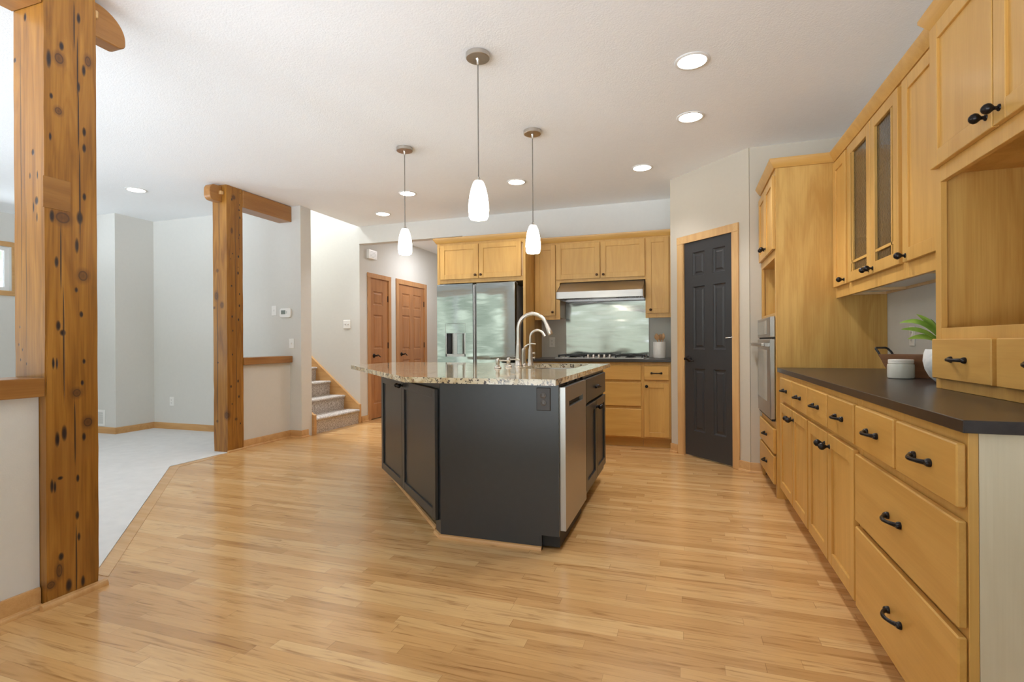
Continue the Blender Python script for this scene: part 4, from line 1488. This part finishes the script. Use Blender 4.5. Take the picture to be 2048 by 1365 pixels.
for x, y in ((-1.19, 5.66), (-1.19, 5.90), (-0.57, 5.66), (-0.57, 5.90), (-0.88, 5.86)):
    G().lathe([(0.045, 0.011), (0.045, 0.018), (0.03, 0.022), (0.03, 0.028)], (x, y, 0), 'z', 20).out('burner', 'iron', r)
for k in range(5):
    x = -1.005 + 0.0585 * k
    G().lathe([(0.020, 0.011), (0.019, 0.016), (0.014, 0.020), (0.013, 0.042), (0.011, 0.045)], (x, 5.60, 0), 'z', 18).out('control_knob', 'nickel', r)

# spoon crock and spoons
o = G().lathe([(0.060, 0), (0.066, 0.004), (0.068, 0.02), (0.068, 0.172), (0.066, 0.178), (0.060, 0.176), (0.059, 0.02), (0.001, 0.018)], (0, 0, 0), 'z', 36).out('crock', 'ceramic')
o.location = (-0.268, 5.86, 0.9205)
tag(o, 'cream ceramic crock holding wooden spoons on the back worktop', 'crock')


def spoon(label, base_, tip, w_, slotted):
    g = G()
    b0, t0 = Vector(base_), Vector(tip)
    d_ = (t0 - b0)
    pts = [b0 + d_ * (i / 6 * 0.72) for i in range(7)]
    g.tube(pts, 0.006, 8)
    hp = [b0 + d_ * (0.70 + 0.30 * i / 8) for i in range(9)]
    hr = [0.008, w_ * 0.55, w_ * 0.85, w_, w_ * 1.02, w_ * 0.97, w_ * 0.82, w_ * 0.55, 0.006]
    g.tube(hp, hr, 16, flat=0.22, up=(0.2, 1, 0))
    o = g.out('spoon', 'spoon')
    return tag(o, label, 'spoon', 'wooden spoons in the crock')


spoon('broad wooden spoon leaning left in the cream crock', (-0.262, 5.840, 0.945), (-0.300, 5.835, 1.19), 0.027, True)
spoon('wooden spoon standing in the middle of the cream crock', (-0.268, 5.880, 0.945), (-0.258, 5.893, 1.185), 0.025, False)
spoon('thin wooden spatula leaning right in the cream crock', (-0.250, 5.850, 0.945), (-0.226, 5.852, 1.192), 0.019, False)

# ------------------------------------------------------------------ island
isl = thing('kitchen_island', 'black painted kitchen island with an angled pair of doors and a flat end panel', 'island', (0, 0, 0), 0)
g = G()
bp_ = [(-1.318, 2.66), (-0.66, 2.66), (-0.66, 2.665), (-1.30, 2.668)]
body = [(-1.305, 2.66), (-1.27, 2.66), (-1.27, 4.12), (-2.36, 4.12), (-2.36, 3.70)]
g.prism(body, 0.10, 0.884)
g.box(-1.27, -1.20, 3.26, 4.12, 0.10, 0.884)
g.box(-1.20, -0.645, 4.10, 4.12, 0.10, 0.884)
g.box(-1.20, -0.645, 3.262, 3.28, 0.10, 0.884)
g.box(-1.20, -0.645, 3.28, 4.10, 0.10, 0.12)
g.box(-1.20, -0.645, 3.262, 4.12, 0.67, 0.69)
g.box(-1.20, -0.72, 3.262, 4.10, 0.0, 0.10)
g.prism([(-1.27, 2.70), (-1.27, 4.05), (-2.30, 4.05), (-2.30, 3.71), (-1.33, 2.74)], 0.0, 0.10)
g.out('body', 'black_paint', isl)
# front end panel with toe notch at the lower right
g = G()
g.prism([(-1.318, 0.0), (-0.727, 0.0), (-0.727, 0.078), (-0.632, 0.078), (-0.632, 0.884), (-1.318, 0.884)], 2.640, 2.6575, axis='y')
g.prism([(-1.318, 2.640), (-1.300, 2.6575), (-1.360, 2.7175), (-1.378, 2.700)], 0.0, 0.884)
g.out('end_panel', 'black_paint', isl)
# angled pair of doors: local frame along the diagonal from the left end to the right
th = -PI / 4
p0 = Vector((-2.345, 3.635))


def diag_xf():
    return Matrix.Translation((p0.x, p0.y, 0)) @ Matrix.Rotation(th, 4, 'Z')


LD = (Vector((-1.355, 2.645)) - p0).length
g = G()
for a, b_, c_, d in ((-0.02, 0.02, 0.10, 0.884), (LD - 0.03, LD + 0.02, 0.10, 0.884), (0.02, LD - 0.03, 0.84, 0.884), (0.02, LD - 0.03, 0.10, 0.125), (0.645, 0.68, 0.12, 0.85)):
    g.box(a, b_, 0.022, 0.042, c_, d)
g.xf(diag_xf())
g.out('face_frame', 'black_paint', isl)


def xdoor(x0, x1, z0, z1, kx, kz):
    d = shaker('door', isl, x0, x1, z0, z1, 'black_paint', rail=0.055, sunk=0.011)
    d.data.transform(diag_xf())
    k = knob(d, kx, kz)
    k.data.transform(diag_xf())


xdoor(0.008, 0.658, 0.088, 0.838, 0.628, 0.806)
xdoor(0.664, LD, 0.088, 0.838, 0.694, 0.806)
# aisle side: drawer and pair of doors
def ax_xf():
    return Matrix.Translation((-0.60, 3.262, 0)) @ Matrix.Rotation(PI / 2, 4, 'Z')


g = G()
for a, b_, c_, d in ((0, 0.012, 0.1, 0.884), (0.835, 0.858, 0.1, 0.884), (0.012, 0.835, 0.866, 0.884), (0.012, 0.835, 0.69, 0.715), (0.012, 0.835, 0.1, 0.15)):
    g.box(a, b_, 0.022, 0.042, c_, d)
g.xf(ax_xf())
g.out('face_frame', 'black_paint', isl)
d = G().box(0.005, 0.825, 0, 0.02, 0.710, 0.864, 0.003).out('drawer', 'black_paint', isl)
k = pull(d, 0.415, 0.785)
for ob in (d, k):
    ob.data.transform(ax_xf())
for a, b_, kx in ((0.005, 0.410, 0.385), (0.416, 0.825, 0.442)):
    d = shaker('door', isl, a, b_, 0.148, 0.690, 'black_paint', rail=0.055, sunk=0.011)
    d.data.transform(ax_xf())
    k = knob(d, kx, 0.642)
    k.data.transform(ax_xf())
# shoe moulding
g = G()
SH = [(0, 0), (0.017, 0), (0.016, 0.009), (0.011, 0.016), (0, 0.019)]
g.mould([(-2.29, 3.712), (-1.390, 2.742)], SH, 1)
g.mould([(-1.378, 2.699), (-1.318, 2.6395), (-0.727, 2.6395)], SH, 1)
g.out('shoe_moulding', 'oak_trim', isl)

# granite top with a sink cut-out
gr = [(-1.462, 2.497), (-0.612, 2.497), (-0.612, 4.46), (-2.715, 4.46), (-2.715, 3.75)]


def rrect(x0, x1, y0, y1, r_, n=6):
    pts = []
    for cx_, cy_, a0 in ((x1 - r_, y1 - r_, 0), (x0 + r_, y1 - r_, PI / 2), (x0 + r_, y0 + r_, PI), (x1 - r_, y0 + r_, 1.5 * PI)):
        for i in range(n + 1):
            a = a0 + PI / 2 * i / n
            pts.append((cx_ + r_ * math.cos(a), cy_ + r_ * math.sin(a)))
    return pts


o = G().prism(gr, 0.8845, 0.915, 0.0, hole=rrect(-1.165, -0.755, 3.50, 4.30, 0.09)).out('island_countertop', 'granite')
tag(o, 'polished speckled beige granite countertop of the black island', 'countertop')
# undermount sink
g = G()
t = bmesh.new()
ro = rrect(-1.175, -0.745, 3.49, 4.31, 0.095)
ri = rrect(-1.165, -0.755, 3.50, 4.30, 0.09)
rb = rrect(-1.15, -0.77, 3.515, 4.285, 0.08)
lv = []
for ring, z in ((ro, 0.880), (ri, 0.8835), (rb, 0.70)):
    lv.append([t.verts.new((p[0], p[1], z)) for p in ring])
for a, b_ in zip(lv, lv[1:]):
    n = len(a)
    for i in range(n):
        t.faces.new((a[i], a[(i + 1) % n], b_[(i + 1) % n], b_[i]))
t.faces.new(lv[-1])
bmesh.ops.recalc_face_normals(t, faces=t.faces)
g._merge(t)
snk = thing('sink', 'undermount stainless sink in the granite island top', 'sink')
g.out('basin', 'steel', snk)
G().lathe([(0.045, 0.7005), (0.045, 0.703), (0.02, 0.702)], (-0.96, 3.9, 0), 'z', 20).out('drain', 'nickel', snk)

# faucets
ZC = 0.9155
f = thing('faucet', 'tall brushed nickel pull-down kitchen faucet arching over the island sink', 'faucet', (-1.262, 3.92, ZC))
g = G()
g.lathe([(0.033, 0), (0.033, 0.006), (0.029, 0.012), (0.026, 0.05), (0.0195, 0.16), (0.0185, 0.165), (0.0185, 0.168), (0.0175, 0.17), (0.0165, 0.21)], (0, 0, 0), 'z', 24)
pts = [(0, 0, 0.20), (0, 0, 0.25), (0, 0, 0.295)]
for i in range(1, 15):
    a = PI - PI * 0.90 * i / 14
    pts.append((0.117 + 0.117 * math.cos(a), 0, 0.295 + 0.117 * math.sin(a)))
g.tube(pts, [0.0165] * 3 + [0.0162 - 0.0022 * i / 14 for i in range(1, 15)], 16)
g.out('spout', 'nickel', f)
e = Vector(pts[-1])
dn = (e - Vector(pts[-2])).normalized()
hp = [e + dn * s for s in (-0.004, 0.02, 0.06, 0.085, 0.093)]
sp_ = G().tube(hp, [0.0145, 0.0165, 0.0205, 0.022, 0.018], 18).out('spray_head', 'nickel', f)
G().box(0.240, 0.252, -0.006, 0.006, 0.262, 0.285, 0.003).out('spray_button', 'steel', sp_)
g = G()
g.lathe([(0.021, 0), (0.020, 0.008), (0.0165, 0.012), (0.0155, 0.11), (0.0165, 0.125), (0.012, 0.138), (0.002, 0.142)], (0.012, 0.10, 0), 'z', 20)
pts = [(0.008, 0.10, 0.128), (0.025, 0.10, 0.150), (0.05, 0.10, 0.168), (0.08, 0.10, 0.176), (0.115, 0.10, 0.172)]
g.tube(pts, [0.007, 0.0075, 0.0065, 0.005, 0.003], 10)
g.out('lever', 'nickel', f)

f = thing('faucet', 'small gooseneck filtered water tap behind the tall faucet', 'tap', (-1.238, 4.17, ZC))
g = G()
g.lathe([(0.026, 0), (0.025, 0.006), (0.0225, 0.012), (0.0215, 0.05), (0.0165, 0.125), (0.0125, 0.14), (0.0105, 0.16)], (0, 0, 0), 'z', 20)
pts = [(0, 0, 0.15), (0, 0, 0.20)]
for i in range(1, 13):
    a = PI - PI * 0.86 * i / 12
    pts.append((0.062 + 0.062 * math.cos(a), 0, 0.225 + 0.062 * math.sin(a)))
e = Vector(pts[-1])
dn = (e - Vector(pts[-2])).normalized()
pts += [tuple(e + dn * 0.018)]
g.tube(pts, [0.0105] * (len(pts) - 2) + [0.011, 0.0125], 14)
g.out('spout', 'nickel', f)
for z in (0.055, 0.095):
    g = G()
    g.lathe([(0.006, 0.015), (0.005, 0.028), (0.009, 0.032), (0.009, 0.038), (0.004, 0.042)], (0, 0, z), 'x', 12)
    g.out('tap_knob', 'nickel', f)


def dispenser(label, y, x=-1.285):
    d = thing('soap_dispenser', label, 'dispenser', (x, y, ZC), 0, 'soap dispensers beside the island sink')
    G().lathe([(0.027, 0), (0.027, 0.004), (0.023, 0.010), (0.016, 0.014), (0.015, 0.022), (0.0125, 0.024)], (0, 0, 0), 'z', 20).out('collar', 'nickel', d)
    g = G()
    g.lathe([(0.010, 0.022), (0.014, 0.030), (0.0155, 0.045), (0.0145, 0.062), (0.010, 0.070), (0.002, 0.072)], (0, 0, 0), 'z', 18)
    g.tube([(0, 0, 0.054), (0.04, 0, 0.056), (0.085, 0, 0.054), (0.092, 0, 0.048)], [0.0065, 0.006, 0.0055, 0.005], 10)
    g.out('pump_head', 'nickel', d)


dispenser('brushed nickel soap dispenser nearer the camera, left of the tall faucet', 3.50)
dispenser('brushed nickel soap dispenser right beside the base of the tall faucet', 3.74)

# dishwasher
r = thing('dishwasher', 'stainless dishwasher with a pocket handle in the side of the black island', 'dishwasher', (-0.60, 2.660, 0), PI / 2)
G().box(0.004, 0.590, 0.034, 0.56, 0.015, 0.862).out('tub', 'black', r)
g = G()
pk = (0.095, 0.495, 0.748, 0.784)
W_ = 0.594
g.prism([(0, 0.105), (W_, 0.105), (W_, 0.862), (0, 0.862)], 0, 0.033, axis='y', hole=[(pk[0], pk[2]), (pk[1], pk[2]), (pk[1], pk[3]), (pk[0], pk[3])])
d = g.out('dishwasher_door', 'steel_dw', r)
G().box(pk[0], pk[1], 0.024, 0.0325, pk[2], pk[3]).out('handle_pocket', 'black', d)
g = G()
g.prism([(0.0235, pk[3]), (0.003, pk[3]), (0.003, pk[3] - 0.006), (0.0235, pk[3] - 0.012)], pk[0], pk[1], axis='x')
g.out('pocket_lip', 'steel_dw', d)
g = G()
for x in (0.14, 0.40):
    g.box(x, x + 0.05, 0.02, 0.033, 0.868, 0.880)
g.box(0.01, 0.58, 0.036, 0.09, 0.8625, 0.882)
g.out('mounting_bracket', 'black', r)

# island outlet
def duplex(label, loc, rot, mat_plate='white', mat_face='white', s=1.0, w=0.072, h=0.118):
    r = thing('outlet', label, 'outlet', loc, rot, None)
    G().box(-w / 2, w / 2, -0.006, 0, -h / 2, h / 2, 0.0025).out('cover_plate', mat_plate, r)
    for z in (-0.0195, 0.0195):
        g = G()
        g.lathe([(0.0165, -0.006), (0.0165, -0.0078), (0.015, -0.0085)], (0, 0, z), 'y', 20)
        f_ = g.out('socket', mat_face, r)
        g = G()
        g.box(-0.0085, -0.006, -0.0092, -0.0078, z - 0.002, z + 0.007)
        g.box(0.006, 0.0085, -0.0092, -0.0078, z - 0.002, z + 0.006)
        g.box(-0.002, 0.002, -0.0092, -0.0078, z - 0.010, z - 0.006)
        g.out('slots', 'slot', f_)
    return r


M['bronze_plate'] = simple('bronze_plate', (0.055, 0.047, 0.043), 0.38, metal=0.1)
M['bronze_socket'] = simple('bronze_socket', (0.13, 0.115, 0.108), 0.3, metal=0.2)
duplex('bronze outlet plate on the front end panel of the black island', (-0.7125, 2.6398, 0.80), 0, 'bronze_plate', 'bronze_socket', w=0.076, h=0.122)
duplex('pale outlet on the back wall left of the steel backsplash', (-1.537, 6.1165, 1.10), 0)
duplex('pale outlet on the back wall behind the spoon crock', (-0.262, 6.1165, 1.12), 0)
duplex('white outlet on the right wall behind the agave leaves', (1.2595, 3.605, 1.125), R)
duplex('white outlet low on the living room back wall', (-6.318, 4.9445, 0.365), 0)


def switch(label, loc, rot, gangs=1):
    w_ = 0.072 + 0.046 * (gangs - 1)
    r = thing('light_switch', label, 'switch', loc, rot)
    G().box(-w_ / 2, w_ / 2, -0.006, 0, -0.059, 0.059, 0.0025).out('cover_plate', 'white', r)
    for k in range(gangs):
        x = (k - (gangs - 1) / 2) * 0.046
        G().prism([(-0.006, -0.012), (-0.006, 0.012), (-0.016, 0.009), (-0.0155, 0.001)], x - 0.005, x + 0.005, axis='x').out('toggle', 'white_trim', r)
    return r


switch('double light switch on the stairwell wall', (-4.49, 6.1165, 1.371), 0, 2)
switch('single light switch just left of the thermostat', (-4.655, 4.9445, 1.498), 0)
switch('single light switch below the thermostat above the half wall cap', (-4.400, 4.9445, 1.105), 0)
r = thing('thermostat', 'rounded white thermostat with a small grey display on the wall above the half wall', 'thermostat', (-4.475, 4.9445, 1.468), 0)
pts = rrect(-0.082, 0.082, -0.056, 0.056, 0.03)
G().prism(pts, -0.026, 0.0, 0.004, axis='y').out('case', 'white', r)
G().box(-0.055, 0.008, -0.028, -0.025, -0.016, 0.030).out('display', 'lcd', r)
G().box(0.018, 0.030, -0.0285, -0.025, -0.010, 0.020, 0.001).out('buttons', 'grille', r)

r = thing('door_chime', 'white door chime box high on the hall wall above the narrow door', 'chime', (-4.2795, 6.36, 2.375), PI / 2)
G().box(-0.075, 0.125, -0.045, 0, -0.065, 0.065, 0.004).out('case', 'white', r)
g = G()
for k in range(5):
    g.box(-0.05, 0.10, -0.0465, -0.044, -0.045 + 0.02 * k, -0.040 + 0.02 * k)
g.out('grille', 'grille', r)

r = thing('air_vent', 'white wall vent grille low on the living room bay wall', 'vent', (-6.98, 4.4595, 0.195), 0)
G().box(-0.16, 0.16, -0.008, 0, -0.10, 0.10, 0.002).out('frame', 'white', r)
g = G()
for k in range(12):
    z = -0.07 + 0.0125 * k
    g.box(-0.13, 0.13, -0.012, -0.007, z, z + 0.006)
g.out('louvres', 'grille', r)

# ------------------------------------------------------------------ worktop objects on the right
r = thing('jar', 'squat pale grey ceramic jar with a lid on the right worktop', 'jar', (0.987, 2.965, 0.9155))
G().lathe([(0.048, 0), (0.053, 0.003), (0.0545, 0.01), (0.0545, 0.062), (0.053, 0.070), (0.048, 0.072)], (0, 0, 0), 'z', 40).out('body', 'wax', r)
g = G()
g.lathe([(0.0475, 0.0722), (0.0505, 0.073), (0.0515, 0.077), (0.0505, 0.080), (0.0515, 0.083), (0.0505, 0.086), (0.0515, 0.089), (0.049, 0.092), (0.001, 0.0925)], (0, 0, 0), 'z', 40)
g.out('lid', 'ceramic', r)

# planter with agave
pl = thing('planter', 'round white marbled planter with an agave, half hidden by the hutch', 'planter', (1.075, 2.66, 0.9155))
G().lathe([(0.045, 0), (0.060, 0.004), (0.083, 0.028), (0.098, 0.060), (0.1045, 0.095), (0.102, 0.125), (0.096, 0.145), (0.092, 0.146), (0.094, 0.13), (0.09, 0.12), (0.001, 0.119)], (0, 0, 0), 'z', 40).out('pot', 'marble', pl)


def agave_leaf(ang, reach, z_tip, w_, sag, z_b=0.135):
    t = bmesh.new()
    n = 12
    ca, sa = math.cos(ang), math.sin(ang)
    roll_ = 0.75 * -ca
    cr_, sr_ = math.cos(roll_), math.sin(roll_)
    up, lo = [], []
    for i in range(n + 1):
        u = i / n
        rr = 0.01 + reach * u
        z = z_b + (z_tip - z_b) * u + sag * math.sin(PI * u)
        ww = 1.0 * w_ * (math.sin(PI * (0.30 + 0.70 * u)) ** 0.8 if u < 1 else 0.02)
        cup = 0.35 * ww
        row, row2 = [], []
        for s in (-1, -0.5, 0, 0.5, 1):
            px, py = rr * ca - s * ww * sa * cr_, rr * sa + s * ww * ca * cr_
            zz = z + cup * abs(s) ** 1.5 * cr_ - s * ww * sr_
            row.append(t.verts.new((px, py, zz)))
            row2.append(t.verts.new((px, py, zz - 0.006 * (1 - u * 0.8) * (1 - 0.7 * abs(s)) - 0.0006)))
        up.append(row)
        lo.append(row2)
    for i in range(n):
        for k in range(4):
            t.faces.new((up[i][k], up[i + 1][k], up[i + 1][k + 1], up[i][k + 1]))
            t.faces.new((lo[i][k], lo[i][k + 1], lo[i + 1][k + 1], lo[i + 1][k]))
        for k in (0, 4):
            t.faces.new((up[i][k], lo[i][k], lo[i + 1][k], up[i + 1][k]))
    t.faces.new([v for v in up[0]] + [v for v in lo[0][::-1]])
    t.faces.new([v for v in up[-1]] + [v for v in lo[-1][::-1]])
    bmesh.ops.recalc_face_normals(t, faces=t.faces)
    for f_ in t.faces:
        f_.smooth = True
    g = G()
    g._merge(t)
    return g.out('leaf', 'leaf', pl)


for ang, reach, zt, w_, sag in ((2.95, 0.175, 0.262, 0.021, 0.050), (3.30, 0.190, 0.232, 0.021, 0.030), (3.55, 0.20, 0.190, 0.021, 0.028), (2.5, 0.12, 0.30, 0.026, 0.02), (3.9, 0.10, 0.29, 0.028, 0.02), (1.6, 0.13, 0.26, 0.026, 0.03), (0.6, 0.14, 0.26, 0.026, 0.03), (5.6, 0.15, 0.25, 0.026, 0.03), (4.7, 0.13, 0.24, 0.026, 0.03), (3.1, 0.07, 0.275, 0.028, 0.01)):
    agave_leaf(ang, reach, zt, w_, sag)

# wooden tray with iron handles, set diagonally behind the jar
tr = thing('serving_tray', 'dark wooden trough bowl with black iron handles behind the pale jar', 'tray', (0.940, 3.115, 0.9155), -PI / 4)
LT, WT, HT = 0.27, 0.145, 0.113


def frus(z, ins, wi=0.0):
    return [(ins, wi, z), (LT - ins, wi, z), (LT - ins, WT - wi, z), (ins, WT - wi, z)]


t = bmesh.new()
rings = [frus(0, 0.05, 0.02), frus(HT * 0.5, 0.022, 0.008), frus(HT, 0, 0), frus(HT, 0.010, 0.010), frus(HT * 0.5, 0.032, 0.018), frus(0.012, 0.058, 0.03)]
vv = [[t.verts.new(p) for p in r_] for r_ in rings]
for a, b_ in zip(vv, vv[1:]):
    for i in range(4):
        t.faces.new((a[i], a[(i + 1) % 4], b_[(i + 1) % 4], b_[i]))
t.faces.new(vv[0][::-1])
t.faces.new(vv[-1])
bmesh.ops.recalc_face_normals(t, faces=t.faces)
g = G()
g._merge(t)
g.out('bowl', 'tray', tr)
for x, s in ((0.004, -1), (LT - 0.004, 1)):
    pts = [(x, 0.012, HT - 0.012), (x + s * 0.012, 0.014, HT + 0.012), (x + s * 0.026, 0.018, HT + 0.028), (x + s * 0.032, 0.030, HT + 0.033), (x + s * 0.032, WT - 0.030, HT + 0.033), (x + s * 0.026, WT - 0.018, HT + 0.028), (x + s * 0.012, WT - 0.014, HT + 0.012), (x, WT - 0.012, HT - 0.012)]
    G().tube(pts, 0.0055, 10).out('handle', 'iron', tr)

# ------------------------------------------------------------------ lamps
for k, (x, y, lab) in enumerate(((0.046, 3.161, 'recessed ceiling light nearest the camera on the right, in front of the uppers'),
                                 (0.044, 3.944, 'recessed ceiling light second from the camera in the right-hand row'),
                                 (-0.372, 4.942, 'recessed ceiling light near the pantry wall, left of the dark door'),
                                 (-1.605, 4.953, 'recessed ceiling light between the middle and right pendants toward the hood'),
                                 (-2.839, 4.935, 'recessed ceiling light directly behind the left pendant cord'),
                                 (-3.577, 5.612, 'recessed ceiling light farthest back near the hall opening'),
                                 (-5.433, 3.868, 'recessed ceiling light over the living room between the two timber posts'))):
    r = thing('recessed_light', lab, 'ceiling light', (x, y, H), 0, 'recessed ceiling lights')
    G().lathe([(0.080, -0.0005), (0.098, -0.0005), (0.099, -0.003), (0.094, -0.006), (0.080, -0.0065)], (0, 0, 0), 'z', 40, cap=False).out('trim_ring', 'white_trim', r)
    G().lathe([(0.001, -0.0035), (0.0805, -0.0035), (0.0805, -0.0015), (0.001, -0.0015)], (0, 0, 0), 'z', 40).out('lens', 'can_glow', r)


def pendant(label, x, y, z0):
    r = thing('pendant_light', label, 'pendant light', (x, y, z0), 0, 'glass pendants over the island')
    top = H - z0
    G().lathe([(0.067, top - 0.0005), (0.067, top - 0.024), (0.064, top - 0.027), (0.012, top - 0.027), (0.008, top - 0.034), (0.006, top - 0.060), (0.003, top - 0.062)], (0, 0, 0), 'z', 40).out('canopy', 'nickel', r)
    G().tube([(0, 0, top - 0.06), (0, 0, 0.232)], 0.0034, 8).out('cord', 'cord', r)
    prof = [(0.047, 0.0), (0.054, 0.012), (0.0575, 0.05), (0.056, 0.09), (0.050, 0.135), (0.041, 0.175), (0.031, 0.203), (0.025, 0.213)]
    inner = [(r_ - 0.004, z) for r_, z in prof[::-1]]
    G().lathe(prof + inner, (0, 0, 0), 'z', 40, cap=False).out('lamp_shade', 'pendant_glass', r)
    G().lathe([(0.024, 0.209), (0.025, 0.214), (0.012, 0.222), (0.008, 0.235), (0.004, 0.237)], (0, 0, 0), 'z', 20).out('socket_cap', 'nickel', r)
    G().lathe([(0.004, 0.20), (0.015, 0.19), (0.016, 0.15), (0.022, 0.11), (0.018, 0.075), (0.004, 0.062)], (0, 0, 0), 'z', 20).out('bulb', emissive('pendant_bulb', (1.0, 0.9, 0.74), 40), r)


pendant('middle glass pendant hanging nearest the camera over the island', -1.096, 2.69, 1.795)
pendant('left glass pendant over the far left part of the island', -2.20, 3.78, 1.838)
pendant('right glass pendant over the island in front of the hood cabinets', -1.101, 3.80, 1.785)
